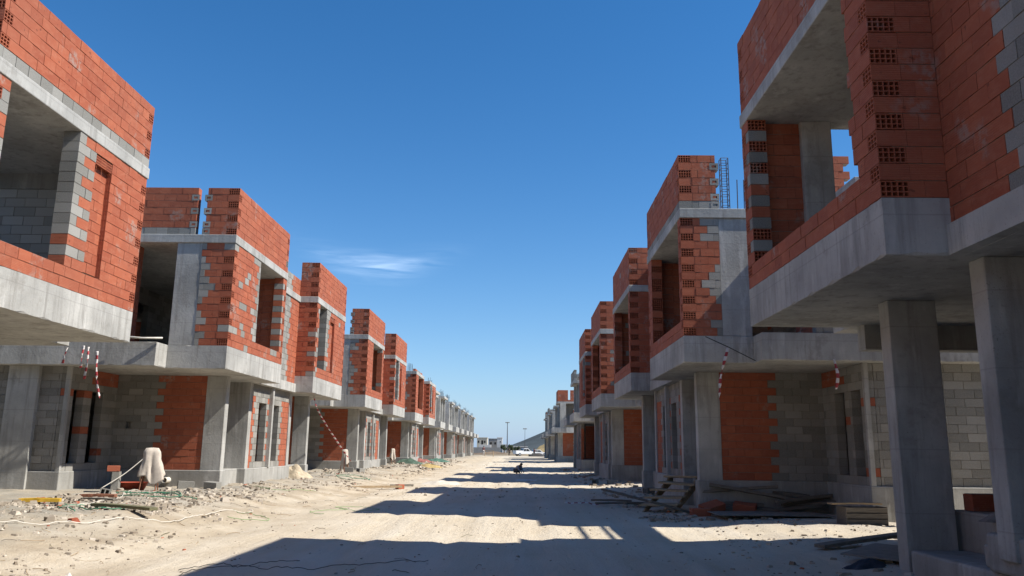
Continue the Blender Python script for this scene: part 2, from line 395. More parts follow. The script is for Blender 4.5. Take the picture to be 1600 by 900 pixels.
def duplex(name, side, y0, label, halves, skeleton=False, group=None, holes=True, seed=1, cat='unfinished house', open_mid=False):
    root = empty(name, (CX[side], y0, 0)); tag(root, label, cat, group)
    R = random.Random(seed)
    def mk(mir=False):
        def T(u, v, z): return (side*u, (LH-v) if mir else v, z)
        return MB(T, (side < 0) != mir)
    # slabs
    m = mk(); m.prism(sym([(9.4,-.3),(3.68,-.3),(3.68,2.05),(1.72,2.05),(1.72,3.4),(2.35,3.4)] if open_mid else PLINTH), -.35, ZP); m.build('plinth', PLI, root, bevel=.02)
    m = mk(); m.rough_slab(sym(FLOOR), ZU, ZS, R); m.box(.60, .742, 4.602, LH-4.602, ZU, ZU+.30); m.build('floor_slab', CON, root)
    if skeleton:
        m = mk(); m.prism(sym([(9.6,.3),(.55,.3),(.55,4.3),(1.2,4.3)]), ZR, ZT); m.build('roof_slab', CON, root, bevel=.015)
    else:
        m = mk(); far = [(u, LH-v) for u, v in ROOF[::-1]]
        if halves[1].get('endfill'): far = far[:3]+[(3.4, LH+.03), (3.4, LH-4.4), (9.6, LH-4.4)]      # roof cut away here to let skylight brighten the room
        m.prism([(9.6, NEAR_EXT), (3.0, NEAR_EXT), (3.0, -.62)]+ROOF[1:]+far, ZR, ZT); m.build('roof_slab', CON, root, bevel=.012)
    # rear and inner walls close the rooms; nearest houses get added gaps for skylight
    m = mk(); wall(m, 'v', -.3, LH+.3, 9.2, 9.4, ZP, ZU, gry, L=.4, seed=seed); wall(m, 'v', 0, LH, 9.2, 9.4, ZS, ZR, gry, L=.4, seed=seed, opens=((7.6, 12.7, ZS+.4, 9),) if open_mid else ()); m.build('rear_wall', WALLM, root)
    m = mk(); wall(m, 'v', .2, 6.5 if open_mid else LH-.2, 5.2, 5.4, ZS, ZR, gry, L=.4, seed=seed+1, opens=((5.6, 6.5, ZS, 6.1),)); m.build('partition_wall', WALLM, root)
    m = mk(); wall(m, 'v', 2.25, LH-2.25, 3.3, 3.5, ZP, ZU, gry, L=.4, seed=seed+2, opens=((3.2, 4.1, ZP, 2.9), (9, 9.9, ZP, 2.9))); m.build('partition_wall', WALLM, root)
    # middle part
    def midg(s, z, k, R):
        if any(a-.34+(.16 if k % 2 else 0) < s < b+.34-(.16 if k % 2 else 0) for a, b in ((5.25, 6.1), (6.65, 7.45))) or z > 2.9: return 1
        return 0
    m = mk()
    if open_mid: wall(m, 'v', 4.6, LH-4.6, 2.4, 2.6, ZP, ZU, gry, L=.4, seed=seed)
    else: wall(m, 'v', 4.5, LH-4.5, .82, 1.02, ZP, ZU, midg, opens=((5.3, 6.05, .98, 2.85), (6.7, 7.4, .98, 2.85)), seed=seed+3, holes=False); m.build('street_wall', WALLM, root)
    if not open_mid: m = mk(); m.box(.70, .84, 6.30, 6.44, ZP, ZU); m.build('mullion', CON, root, bevel=.01)
    if not skeleton:
        def midu(s, z, k, R): return 1 if abs(s-6.5) < .95-(.15 if k % 2 else 0)+R.uniform(-.1, .1) else 0
        m = mk(); wall(m, 'v', 4.41, LH-4.41, .66, .86, ZU+.30, ZR, midu, seed=seed+4, holes=False); m.build('street_wall', WALLM, root)
        m = mk(); wall(m, 'v', 4.41, LH-4.41, .66, .86, ZT, 7.38, midu, seed=seed+5, holes=False); m.build('parapet', WALLM, root)
    for hi, H in enumerate(halves):
        mir = hi == 1; sd = seed*10+hi*5
        if H is None: continue
        # ground floor
        near = H.get('nearcols')
        for (u0, u1, v0, v1, z0) in (((H.get('cu', 1.05), H.get('cu', 1.05)+.60, 2.02, 2.28, .1) if near else (.70, 1.25, 2.10, 2.36, ZP)), ((.94, 2.1, 4.32, 4.58, ZP) if near else (.78, 1.45, 4.28, 4.54, ZP)), (4.45, 5.2, -.36, -.1, ZP)):
            c = mk(mir); c.box(u0, u1, v0, v1, z0-.3 if u0 < 4 else -.2, ZU); c.build('column', CON, root, bevel=.012)
        if near and side > 0:
            c = mk(mir); c.box(1.6, 3.9, .05, .3, 2.95, ZU); c.build('beam', PLI, root)
        if near:
            c = mk(mir); c.box(1.02, 1.715, 2.40, 4.9, -.2, .34); c.box(1.715, 2.345, 3.402, 4.9, -.2, .34); c.build('footing', PLI, root, bevel=.03)
            c = mk(mir); c.box(.98, 2.34, 4.05, 4.82, .342, .70); c.build('footing', PLI, root, bevel=.03)
            c = mk(mir); c.box(1.12, 1.34, 3.75, 4.02, .342, .56); c.build('footing', PLI, root, bevel=.02)
            c = mk(mir); wall(c, 'u', 1.8, 3.6, 2.2, 2.4, ZP, ZP+.2, red, seed=sd, holes=False); c.build('brick_course', WALLM, root)
        def wa(s, z, k, R): return 0 if s < 2.45+(.18 if k % 2 else 0)+R.uniform(-.12, .12) else 1
        w = mk(mir)
        if not near: wall(w, 'u', 1.252, 3.915, 2.12, 2.32, ZP, ZU, wa, L=.4, seed=sd, opens=((3.25, 3.4, 1.95, 2.1),) if H.get('vent') else (), holes=False); w.build('block_wall', WALLM, root)
        def wb(s, z, k, R): return 0 if (R.random() < .06 or z > 2.95 and s > .9) else 1
        w = mk(mir); wall(w, 'v', -.24, 2.115, 3.72, 3.92, ZP, ZU, wb, L=.4, seed=sd+1, opens=((-.02, .46, .98, 2.8), (.84, 1.4, .98, 2.8)), holes=False); w.build('block_wall', WALLM, root)
        w = mk(mir); wall(w, 'u', 3.93, 9.2, -.24, -.04, ZP, ZU, gry, L=.4, seed=sd+2, holes=False); w.build('block_wall', WALLM, root)
        w = mk(mir); w.box(3.70, 3.80, -.29, -.2, ZP, ZU); w.build('post', CON, root)
        # upper floor end
        c = mk(mir); c.box(.85, H.get('colw', 1.5), .01, .30, ZS, ZR); c.build('column', CON, root, bevel=.012)
        if H.get('endfill'):
            w = mk(mir); wall(w, 'u', 1.5, 9.2, .02, .22, ZS, ZR-.3, gry, L=.4, seed=sd+3, holes=False); w.build('block_wall', LITM, root)
            w = mk(mir); w.box(1.5, 9.2, .02, .25, ZR-.3, ZR); w.build('beam', PLI, root)
        else:
            w = mk(mir); wall(w, 'u', 2.65, 9.2, -.6, -.4, ZS, ZR, red if hi else gry, L=.4, seed=sd+3, holes=False); w.build('block_wall', WALLM, root)
            w = mk(mir); wall(w, 'v', -.395, .6, 2.65, 2.85, ZS, ZR, red, seed=sd+3, holes=False); w.build('block_wall', WALLM, root)
        if skeleton:
            for (u0, u1, v0, v1) in ((.95, 1.4, 1.9, 2.2), (.95, 1.5, 4.2, 4.5), (1.6, 2.5, 3.0, 3.2)):
                c = mk(mir); c.box(u0, u1, v0, v1, ZS, ZR); c.build('column', CON, root, bevel=.012)
            for q in (.3, 2.0): c = mk(mir); rods(c, 1.2, q, ZT, R=R); c.build('rebar', STEEL, root)
            if H.get('parapet') == 'gray':
                w = mk(mir); wall(w, 'v', .3, 4.3, .6, .8, ZT, 7.6, gry, L=.4, seed=sd+4, holes=False); w.build('parapet', WALLM, root)
                w = mk(mir); wall(w, 'u', .8, 4.3, .3, .5, ZT, 7.6, gry, L=.4, seed=sd+6, holes=False); w.build('parapet', WALLM, root)
            elif H.get('parapet') == 'red':
                w = mk(mir); wall(w, 'v', .3, 4.3, .6, .8, ZT, ZTOP, red, seed=sd+4, holes=False); w.build('parapet', WALLM, root)
                w = mk(mir); wall(w, 'u', .8, 4.3, .3, .5, ZT, ZTOP, red, opens=((1.75, 2.0, 7.0, 9),), seed=sd+6, holes=False); w.build('parapet', WALLM, root)
            continue
        # projecting bay
        t = .28
        if H['front'] == 'niche':       # opening, block jamb, brick with a sunk panel
            j0, j1, n0, n1 = H.get('cuts', (.36, 1.95, 2.46, 3.24))
            def cf(s, z, k, R):
                if s < .36: return 1 if (k % 4 in (0, 1) and s > .15) else 0
                if j1-.02 < s < j1+.30+(.2 if k % 2 else 0) and z > 4.3: return 0 if (k in (4, 2) and R.random() < .8) else 1
                return 1 if R.random() < .006 else 0
            w = mk(mir)
            def T2(u, v, z): return w_T(u, 4.6-v, z)
            if H.get('flipfront'): w_T = w.T; w.T = T2; w.flip = not w.flip
            sk = (n0, n1, 4.3, 6.36)
            wall(w, 'v', 0, 4.6, 0, t, ZS, ZR, cf, opens=((j0, j1, 4.3, 9), sk), bond0=.2, bond1=.2, seed=sd+5, holes=holes)
            wall(w, 'v', n0, n1, .09, t, 4.3, 6.36, red, seed=sd+7, holes=False)
            if holes:                    # open brick ends round the sunk panel
                for q in range(10):
                    zz = 4.3+q*.206; w.holes((.003, n1-.002, zz+.008), (.086, 0, 0), (0, 0, .19), (0, .05, 0), 2, 3, .9, 0, R.random(), .01)
                for q in range(3): w.holes((.004, n0+q*(n1-n0)/3, 6.20), (0, (n1-n0)/3-.01, 0), (0, 0, .155), (1, 0, 0), 5, 3, .07, 0, R.random(), .012)
            w.build('street_wall', WALLM, root)
        else:
            a, b = H.get('open', (2.05, 4.25)); sill = 4.3
            def cf(s, z, k, R):
                if H.get('quoin') and s > b-.02 and z > sill: return 1 if k % 2 else 0
                if H.get('near') and a-.34+(.14 if k % 2 else 0) < s < a and z > sill: return 1
                if H.get('spots') and R.random() < .12: return 1
                return 1 if R.random() < .004 else 0
            w = mk(mir)
            if H.get('flipfront'):
                w_T = w.T; w.T = lambda u, v, z: w_T(u, 4.6-v, z); w.flip = not w.flip
            wall(w, 'v', 0, 4.6, 0, t, ZS, ZR, cf, opens=((a, b, sill, 9),), bond0=.2, bond1=.2, seed=sd+5, holes=holes, ragged=((a, 'a'),) if H.get('ragged') else (), jhole=H.get('jhole', False))
            w.build('street_wall', WALLM, root)
        def cs(s, z, k, R):
            if H.get('tooth') and s > .60+.28*math.sin(k*.9+seed)*abs(math.sin(k*2.3)) and s > .5 and R.random() < .85: return 1
            return red(s, z, k, R)
        # the end wall runs through to the street on the courses the street wall is held back
        def endwall(mb, v0, v1, ue, z0, z1, ch, sdd):
            RR = random.Random(sdd); nC = round((z1-z0)/HC); h = (z1-z0)/nC
            for k in range(nC):
                za = z0+k*h; zb = za+h; a = 0 if k % 2 else t+.004
                mb.box(a+(.15 if k % 2 else .01), ue-.01, v0+.011, v1-.011, za, zb, 2)
                x = a; first = True
                cuts = [a]; x = a+(.3 if k % 2 else .15)
                while x < ue-.07: cuts.append(x); x += .3
                cuts.append(ue)
                for i in range(len(cuts)-1):
                    c0, c1 = cuts[i], cuts[i+1]; mat = ch((c0+c1)/2, (za+zb)/2, k, RR); var = RR.random()
                    hole = holes and k % 2 and i == 0; j = RR.uniform(-.004, .004)
                    e, f = za+.005, zb-.005
                    mb.box(c0+(0 if i == 0 else .0022), c1-.0022, v0+j, v1+j, e, f, mat, var, 'u0' if hole else '')
                    if hole: mb.holes((c0, v0+j, e), (0, v1-v0, 0), (0, 0, f-e), (1, 0, 0), 3, 3, .1, mat, var)
        w = mk(mir); endwall(w, 0, .2, .85, ZS, ZR, cs, sd+8); w.build('side_wall', WALLM, root)
        w = mk(mir); endwall(w, 4.4, 4.6, .655, ZS, ZR, red, sd+9); w.build('side_wall', WALLM, root)
        # parapet above the roof slab
        if H.get('parapet', 'red'):
            gr = H.get('grayrow')
            cp = lambda s, z, k, R: 1 if (gr and k == 0) else red(s, z, k, R)
            w = mk(mir); wall(w, 'v', 0, 4.6, 0, t, ZT, ZTOP, cp, bond0=.2, bond1=.2, seed=sd+10, holes=holes)
            endwall(w, 0, .2, .83, ZT, ZTOP, cp, sd+11); endwall(w, 4.4, 4.6, .655, ZT, ZTOP, cp, sd+12)
            w.build('parapet', WALLM, root)
            if holes:
                nq = round((ZTOP-ZT)/HC); hb = (ZTOP-ZT)/nq
                for q in range(nq):
                    w = mk(mir)
                    if q % 2 == 1 or q == 0: 
                        w.box(.832, .90, .0, .2, ZT+q*hb+.01, ZT+(q+1)*hb-.01, 1, R.random(), 'u1 v0')
                        w.holes((.70, -.004, ZT+q*hb+.012), (.2, 0, 0), (0, 0, hb-.024), (0, 1, 0), 1, 1, .09, 1, R.random(), .05)
                    if w.v: w.build('closing_block', WALLM, root)
            if H.get('ext'):
                cg = lambda s, z, k, R: 1 if k == 0 else 0
                w = mk(mir); wall(w, 'u', 1.08, 5.2, 0, .2, ZT, ZTOP, cg, seed=sd+13, holes=False, ragged=())
                if holes:
                    nq = round((ZTOP-ZT)/HC); hb = (ZTOP-ZT)/nq
                    for q in range(nq):
                        if q % 2: w.holes((1.04, -.004, ZT+q*hb+.012), (.2, 0, 0), (0, 0, hb-.024), (0, 1, 0), 1, 1, .09, 1, R.random(), .05)
                w.build('parapet', WALLM, root)
        if H.get('stub'):
            w = mk(mir); wall(w, 'u', 2.1, 3.86, 0, .2, ZT, ZTOP, lambda s, z, k, R: 1 if (k % 2 and s > 3.66) else 0, bond1=.14, seed=sd+14, holes=False)
            w.build('parapet', WALLM, root)
        if H.get('cage'):
            c = mk(mir)
            for (du, dv) in ((0, 0), (.16, 0), (0, .16), (.16, .16)): c.tube([(.98+du, .05+dv, ZT), (.98+du, .05+dv, 8.0)], .012, 5)
            for q in range(10):
                z = ZT+.1+q*.125
                c.tube([(.98,.05,z),(1.14,.05,z),(1.14,.21,z),(.98,.21,z),(.98,.05,z)], .007, 4)
            c.build('rebar', STEEL, root)
            for du in (.35, .5): c = mk(mir); c.tube([(.98+du, .1, ZT), (.98+du+.01, .1, 7.5)], .012, 5); c.build('rebar', STEEL, root)
        elif H.get('rods'):
            for q in (1.2, .5): c = mk(mir); rods(c, q, .3, ZT, R=R, h=.6); c.build('rebar', STEEL, root)
    return root
wide = dict(front='wide', open=(.32, 4.22), tooth=True, jhole=True)
niche = dict(front='niche')
# left row: the second bay of a pair keeps its opening nearest the camera, so its front is laid out the other way round
LN = dict(front='niche', flipfront=True, tooth=True)
GL = 'brick houses of the left row'; GR = 'brick houses of the right row'
duplex('unfinished_house', -1, -16.4, 'unseen brick house added on the left behind the camera for shade', [dict(front='wide', open=(2.05, 4.25)), dict(LN)], group=GL, holes=False, seed=5)  # unseen pair added behind the camera to block sky and deepen shade
duplex('unfinished_house', 1, -19.1, 'unseen brick house added on the right behind the camera for shade', [dict(wide), dict(wide)], group=GR, holes=False, seed=6)  # unseen right-hand pair, likewise added to darken the shaded faces
duplex('unfinished_house', -1, 1.75, 'nearest brick house on the left, with a sunk brick panel beside its upper opening',
       [dict(front='wide', open=(2.05, 4.25)), dict(LN, grayrow=True, endfill=True, nearcols=True, cu=1.5, cuts=(.36, 2.2, 2.75, 3.3))], group=GL, seed=11, open_mid=True)
duplex('unfinished_house', -1, 19.75, 'second brick house on the left with a concrete column and split parapet facing the camera',
       [dict(front='wide', open=(2.08, 4.25), near=True, quoin=True, spots=True, tooth=True, ext=True, vent=True), dict(LN, cuts=(.40, 1.45, 2.05, 2.75))], group=GL, seed=23)
duplex('unfinished_house', -1, 37.9, 'third brick house on the left, just beyond the one with the split parapet',
       [dict(front='wide', open=(1.5, 4.1), tooth=True), dict(LN, cuts=(.40, 1.45, 2.05, 2.75))], group=GL, seed=31)
duplex('unfinished_house', -1, 56.0, 'farthest brick house on the left, flat roof without parapet and rebar sticking up',
       [dict(front='wide', open=(1.3, 4.2), tooth=True, parapet=None, rods=True), dict(LN, cuts=(.40, 1.45, 2.05, 2.75), parapet=None, rods=True)], group=GL, seed=37)
duplex('unfinished_house', 1, -0.95, 'nearest brick house on the right, two big concrete columns under its bay',
       [dict(wide), dict(wide, flipfront=True, open=(.55, 4.25), quoin=True, ragged=True, tooth=False, nearcols=True, colw=1.32)], group=GR, seed=41, open_mid=True)
duplex('unfinished_house', 1, 17.15, 'second brick house on the right with a rebar cage rising behind its parapet',
       [dict(wide, cage=True, stub=True, grayrow=True, open=(.30, 4.0)), dict(wide, flipfront=True)], group=GR, seed=43)
duplex('unfinished_house', 1, 35.3, 'third brick house on the right, last one before the bare concrete frames',
       [dict(wide, open=(.5, 4.0)), dict(LN, cuts=(.40, 1.45, 2.05, 2.75))], group=GR, seed=47)
SK = [dict(), dict()]
GS = 'bare concrete house frames'
for i, (y, w_) in enumerate(((74.1, 'first'), (92.2, 'second'), (110.3, 'third'), (128.4, 'fourth'))):
    duplex('concrete_house_frame', -1, y, '%s bare concrete house frame past the left brick houses' % w_, SK, True, GS, False, 60+i)
duplex('concrete_house_frame', 1, 53.4, 'bare concrete frame with a grey block parapet behind the last right brick house', [None, dict(parapet='gray')], True, GS, False, 71)
duplex('concrete_house_frame', 1, 89.6, 'concrete frame with a red brick parapet split by a notch, far along the right row', [dict(parapet='red'), dict()], True, GS, False, 73)
duplex('concrete_house_frame', 1, 112.0, 'concrete frame behind the one with the red split parapet on the right', [dict(), dict(parapet='gray')], True, GS, False, 74)
duplex('concrete_house_frame', 1, 132.0, 'last concrete frame at the far end of the right row', [dict(parapet='gray'), dict()], True, GS, False, 75)
#DETAILS
# ------------------------------------------------------------------ things along the left verge
def chain(pts, sub=6):
    """smooth curve through points"""
    P = [Vector(p) for p in pts]; out = []
    for i in range(len(P)-1):
        a, b, c, d = P[max(i-1,0)], P[i], P[i+1], P[min(i+2,len(P)-1)]
        for k in range(sub):
            t = k/sub
            out.append(.5*((2*b)+(c-a)*t+(2*a-5*b+4*c-d)*t*t+(3*b-a-3*c+d)*t**3))
    return out+[P[-1]]
def ground_line(name, label, cat, pts, r, mat, group=None, wob=.05, seed=0):
    wob *= .35; r *= .8
    R = random.Random(seed)
    c = chain(pts, 10); q = []
    for p in c:
        x = p.x+R.uniform(-wob, wob)*.4; y = p.y+R.uniform(-wob, wob)
        q.append((x, y, gz(x, y)+r+.012+R.random()*.02))
    m = MB(); m.tube(q, r, 6); o = m.build(name, mat, smooth=True)
    return tag(o, label, cat, group)
def at(o, x, y, dz=0, rz=0, rx=0, ry=0):
    o.location = (x, y, gz(x, y)+dz); o.rotation_euler = (rx, ry, rz); return o
def board(name, label, cat, x, y, L, W, H, rz, mat, dz=0.03, rx=0, ry=0, group=None, seed=0):
    R = random.Random(seed); m = MB(); n = 8
    P = []; F = []
    for i in range(n+1):
        a = -L/2+L*i/n; w = R.uniform(-.006, .006); zz = .012*sin(i/n*pi)*R.uniform(.4, 1)
        P += [(a, -W/2+w, zz), (a, W/2+w, zz), (a, W/2+w, zz+H), (a, -W/2+w, zz+H)]
    for i in range(n):
        for k in range(4): F.append((i*4+k, i*4+(k+1)%4, i*4+4+(k+1)%4, i*4+4+k))
    F += [(3, 2, 1, 0), (n*4, n*4+1, n*4+2, n*4+3)]
    m.add(P, F); o = m.build(name, mat, bevel=.004)
    at(o, x, y, dz, rz, rx, ry); return tag(o, label, cat, group)

def sack_stand(x, y, h, label, seed, w=.24, rz=0.0):
    """a board on legs with sacking hung over it"""
    R = random.Random(seed); root = empty('sack_covered_stand', (x, y, gz(x, y)-.02), rz); tag(root, label, 'covered stand', 'stands wrapped in sacking')
    for sx in (-1, 1):
        for sy in (-1, 1):
            m = MB(); m.tube([(sx*w*.75, sy*.16, 0), (sx*w*.45, sy*.05, h*.93)], .016, 6); m.build('leg', RUST, root)
    m = MB(); N = 56; K = 18; P = []; F = []; ph = [R.uniform(0, 6) for _ in range(5)]
    for k in range(K+1):
        t = k/K
        for i in range(N):
            a = 2*pi*i/N; c, s_ = cos(a), sin(a)
            sq = (abs(c)**3.2+abs(s_)**3.2)**(-1/3.2)
            up = max(0, 1-t*9)
            r = sq*(1-.95*up**2)
            fold = 1+(.16*sin(4*a+ph[1]+1.5*t)+.11*sin(7*a+ph[2]-2*t)+.05*sin(13*a+ph[3]))*min(1, t*1.6)
            hem = .10*sin(2*a+ph[4])+.05*sin(5*a+ph[0])
            z = h*(1.0-.02*min(1, t*9)) - (h*(.66+hem)*t if t > .11 else h*.05*t)
            wid = w*(.72+.34*t+.22*t*sin(a+ph[0])-.10*math.exp(-((t-.45)/.2)**2))
            P.append((wid*r*fold*c, (.11+.06*t)*r*fold*s_, z))
    for k in range(K):
        for i in range(N): F.append((k*N+i, k*N+(i+1)%N, (k+1)*N+(i+1)%N, (k+1)*N+i))
    F.append(tuple(range(N)))
    m.add(P, F); o = m.build('sack', SACK, root, smooth=True)
    q = o.modifiers.new('thickness', 'SOLIDIFY'); q.thickness = .006
    return root
sack_stand(-9.0, 19.7, 1.08, 'tall stand draped in pale sacking before the second left house', 3, .25, .25)
sack_stand(-7.9, 36.4, 1.05, 'slim stand wrapped in pale sacking before the third left house', 4, .15, .8)
sack_stand(-9.0, 57.0, 1.05, 'small far stand wrapped in sacking before the farthest left brick house', 5, .18, .5)

def block(name, label, x, y, dz, rz, rx=0, ry=0, L=.4, W=.2, H=.2, mat=None, nh=(2, 1), group=None, cat='block'):
    """a hollow block with open cells in one end"""
    m = MB(); m.box(-L/2, L/2, -W/2, W/2, 0, H, 0, random.random(), 'u0')
    m.holes((-L/2, -W/2, .0), (0, W, 0), (0, 0, H), (1, 0, 0), nh[0], nh[1], .18, 0, .5, .025)
    o = m.build(name, mat or BLK, bevel=.006); at(o, x, y, dz, rz, rx, ry); return tag(o, label, cat, group)
block('grey_block', 'grey hollow block standing on end left of the draped stand', -9.75, 19.4, .24, .3, 0, pi/2, .42, .30, .16)
block('red_hollow_brick', 'red hollow brick lying on the upright grey block', -9.75, 19.4, .46, -1.1, L=.3, W=.28, H=.13, mat=RED, nh=(4, 2), cat='brick')
def tub(x, y):
    m = MB(); n = 20; P = []; F = []
    prof = [(.0, 0), (.20, 0), (.27, .20), (.29, .20), (.25, .19), (.19, .03), (0, .03)]
    for r, z in prof:
        for i in range(n): P.append((r*cos(2*pi*i/n)*1.35, r*sin(2*pi*i/n), z))
    for k in range(len(prof)-1):
        for i in range(n): F.append((k*n+i, k*n+(i+1)%n, (k+1)*n+(i+1)%n, (k+1)*n+i))
    m.add(P, F); o = m.build('mortar_tub', m_plain('red_plastic', (.35, .07, .04), .6), smooth=True); at(o, x, y, -.01, .3)
    tag(o, 'red plastic mortar tub beside the draped stand', 'tub')
tub(-9.5, 19.9)
m = MB()
n = 16; P = []; F = []
for (r, yy) in ((.075, .35), (.075, 0), (.062, 0), (.062, .34)):
    for i in range(n): P.append((r*cos(2*pi*i/n), yy, r*sin(2*pi*i/n)))
for k in range(3):
    for i in range(n): F.append((k*n+i, k*n+(i+1)%n, (k+1)*n+(i+1)%n, (k+1)*n+i))
m.add(P, F); o = m.build('drain_pipe', WHITEC, smooth=True); o.location = (-9.45, 21.55, .52); tag(o, 'pale drain pipe end sticking out of the concrete plinth', 'pipe')

board('formwork_beam', 'yellow formwork beam lying in the debris at far left', 'beam', -8.95, 15.2, .70, .12, .07, .22, YELLOW, .03, seed=1)
board('wooden_plank', 'long olive plank lying across the sand at left', 'plank', -6.95, 14.3, 1.75, .16, .05, -.55, OLIVE, .05, seed=2)
board('wooden_plank', 'brown plank on the sunlit verge beyond the shadow tips', 'plank', -5.2, 28.6, 2.2, .22, .07, .55, PALEWOOD, .03, seed=3)
board('wooden_plank', 'short brown plank on the verge near the third left house', 'plank', -4.5, 31.0, .9, .16, .06, .5, DARKWOOD, .03, seed=4)
board('plastic_strip', 'pale green plastic strip lying at the bottom left edge', 'strip', -4.45, 8.0, .95, .10, .02, .95, m_plain('pale_green_plastic', (.38, .50, .42), .5), .03, seed=5)
block('red_hollow_brick', 'broken orange brick at the end of the sunlit plank', -4.35, 29.5, .0, .8, L=.26, W=.2, H=.16, mat=RED, nh=(3, 2), cat='brick')
board('wooden_plank', 'grey scrap board in the debris beside the yellow beam', 'plank', -8.2, 15.9, .8, .14, .03, -.3, DARKWOOD, .04, seed=8)
board('wooden_plank', 'thin brown board near the near house column at left', 'plank', -8.75, 16.9, .7, .16, .06, .1, RUST, .03, seed=9)
for i, (x, y, rz, lb) in enumerate(((-8.35, 20.3, .5, 'grey block on the sand right of the draped stand'), (-7.75, 20.5, -.3, 'pale block fallen near the concrete column of the second left house'),
        (-8.3, 30.2, .9, 'grey block beside the crumpled sacks'), (-7.6, 36.0, .1, 'grey block beside the slim wrapped stand'), (-7.35, 37.3, 1.1, 'grey block in front of the third left house'), (-8.9, 17.4, 2.0, 'tilted grey block behind the yellow beam'))):
    block('grey_block', lb, x, y, -.03+.02*(i % 2), rz, .1*(i % 3), .05, L=.38, H=.2, group='blocks on the left verge')

def heap(name, label, cat, x, y, sx, sy, h, mat, seed, group=None):
    """crumpled cloth: lumpy folded mound"""
    m = MB(); N = 44; K = 14; P = []; F = []
    for k in range(K+1):
        t = k/K
        for i in range(N):
            a = 2*pi*i/N
            r = t*(1+.25*noise.noise((cos(a)*1.5+seed, sin(a)*1.5, 3)))
            z = h*(1-t**1.7)*(1+.55*noise.noise((cos(a)*t*2.4+seed, sin(a)*t*2.4, 7)))+.10*h*abs(noise.noise((cos(a)*t*7, sin(a)*t*7, seed)))-.03*t
            P.append((sx*r*cos(a), sy*r*sin(a), max(z, -.03)))
    for k in range(K):
        for i in range(N): F.append((k*N+i, (k+1)*N+i, (k+1)*N+(i+1)%N, k*N+(i+1)%N))
    m.add(P, F); o = m.build(name, mat, smooth=False); at(o, x, y, 0); return tag(o, label, cat, group)
heap('crumpled_sacks', 'pile of crumpled beige cement sacks by the left houses', 'sacks', -8.2, 29.2, .75, .5, .42, m_plain('cement_paper', (.42, .35, .25), .9, .3, 5, .5), 2)
heap('debris_tarp', 'crumpled red tarp on the verge far along the left row', 'tarp', -7.9, 64.5, 1.1, .6, .28, m_plain('red_cloth', (.27, .11, .09), .85, .5, 3, .6), 3)
heap('debris_tarp', 'crumpled green tarp beyond the red one at left', 'tarp', -7.2, 69.5, 1.1, .6, .28, m_plain('green_cloth', (.08, .16, .12), .8, .5, 3, .6), 4)
heap('debris_tarp', 'yellow crumpled sheet on the sand in front of the red tarp', 'tarp', -6.2, 54.5, 1.0, .5, .22, m_plain('yellow_cloth', (.42, .31, .13), .85, .35, 3, .5), 5)
heap('debris_tarp', 'dark green netting bunched left of the red tarp', 'tarp', -8.0, 57.5, 1.1, .8, .35, m_plain('dark_net', (.07, .11, .08), .9, .5, 3, .6), 6)
heap('sand_pile', 'low pile of pale sand at the edge of the long shadow', 'sand pile', -3.2, 33.2, .9, .5, .16, m_plain('pale_sand', (.55, .50, .42), .95, .1), 8)
heap('white_chunk', 'white lump of plaster on the sand at lower left', 'lump', -4.84, 8.9, .085, .06, .07, m_plain('plaster', (.68, .66, .6), .9, .1), 9)

GH = 'hoses and cables on the left verge'
ground_line('garden_hose', 'green hose tangled on the ground in front of the draped stand', 'hose', [(-9.3,18.5),(-8.6,17.7),(-7.6,17.9),(-7.3,17.3),(-8.2,17.1),(-9.0,17.5),(-8.3,18.1),(-7.5,17.6),(-6.9,17.4)], .014, GREENH, GH, .05, 1)
ground_line('garden_hose', 'green hose looped on the ground behind the olive plank', 'hose', [(-8.4,14.9),(-7.8,14.3),(-7.2,13.9),(-6.9,14.2),(-7.3,14.9),(-7.9,14.9),(-8.1,14.3),(-7.4,13.6)], .013, GREENH, GH, .05, 2)
ground_line('cable', 'long pale cable running from the stand across the sand', 'cable', [(-9.0,19.6),(-8.8,18.2),(-8.1,16.4),(-8.0,14.6),(-7.4,13.4)], .009, WHITEC, GH, .03, 3)
ground_line('cable', 'pale cable lying left to right below the olive plank', 'cable', [(-7.4,11.2),(-6.8,12.0),(-6.4,13.0),(-6.0,13.9),(-6.0,15.6),(-5.6,17.2)], .009, WHITEC, GH, .03, 4)
ground_line('cord', 'lime green cord in a loose loop near the second shadow tip', 'cord', [(-4.2,19.0),(-3.6,18.6),(-3.3,19.2),(-3.9,19.9),(-4.4,19.5),(-4.0,18.9),(-4.6,18.0),(-4.2,17.6)], .007, LIMEH, GH, .03, 5)
ground_line('cord', 'thin green cord near the crumpled sacks', 'cord', [(-7.6,23.0),(-7.0,22.2),(-6.2,22.5),(-6.6,23.2),(-5.9,23.6)], .007, LIMEH, GH, .04, 6)
ground_line('cord', 'thin lime cord on the sand at mid left', 'cord', [(-5.9,16.9),(-5.2,16.5),(-4.9,15.9),(-5.6,15.7)], .007, LIMEH, GH, .04, 7)
ground_line('wire', 'bent dark wire on the sand at lower left', 'wire', [(-3.6,8.6),(-3.7,9.4),(-3.3,9.9),(-2.9,9.6),(-2.4,9.9),(-1.9,10.2),(-1.2,10.9)], .005, BLACKC, GH, .02, 8)
ground_line('wire', 'short curled dark wire above the long bent wire', 'wire', [(-3.9,9.5),(-3.6,10.0),(-3.3,9.8),(-3.1,10.3),(-2.7,10.2)], .005, BLACKC, GH, .02, 9)
ground_line('garden_hose', 'dark green hose lying before the third left house', 'hose', [(-8.3,34.5),(-7.4,33.2),(-6.5,33.6),(-6.0,32.2),(-7.1,31.4),(-6.4,30.6)], .014, GREENH, GH, .06, 10)
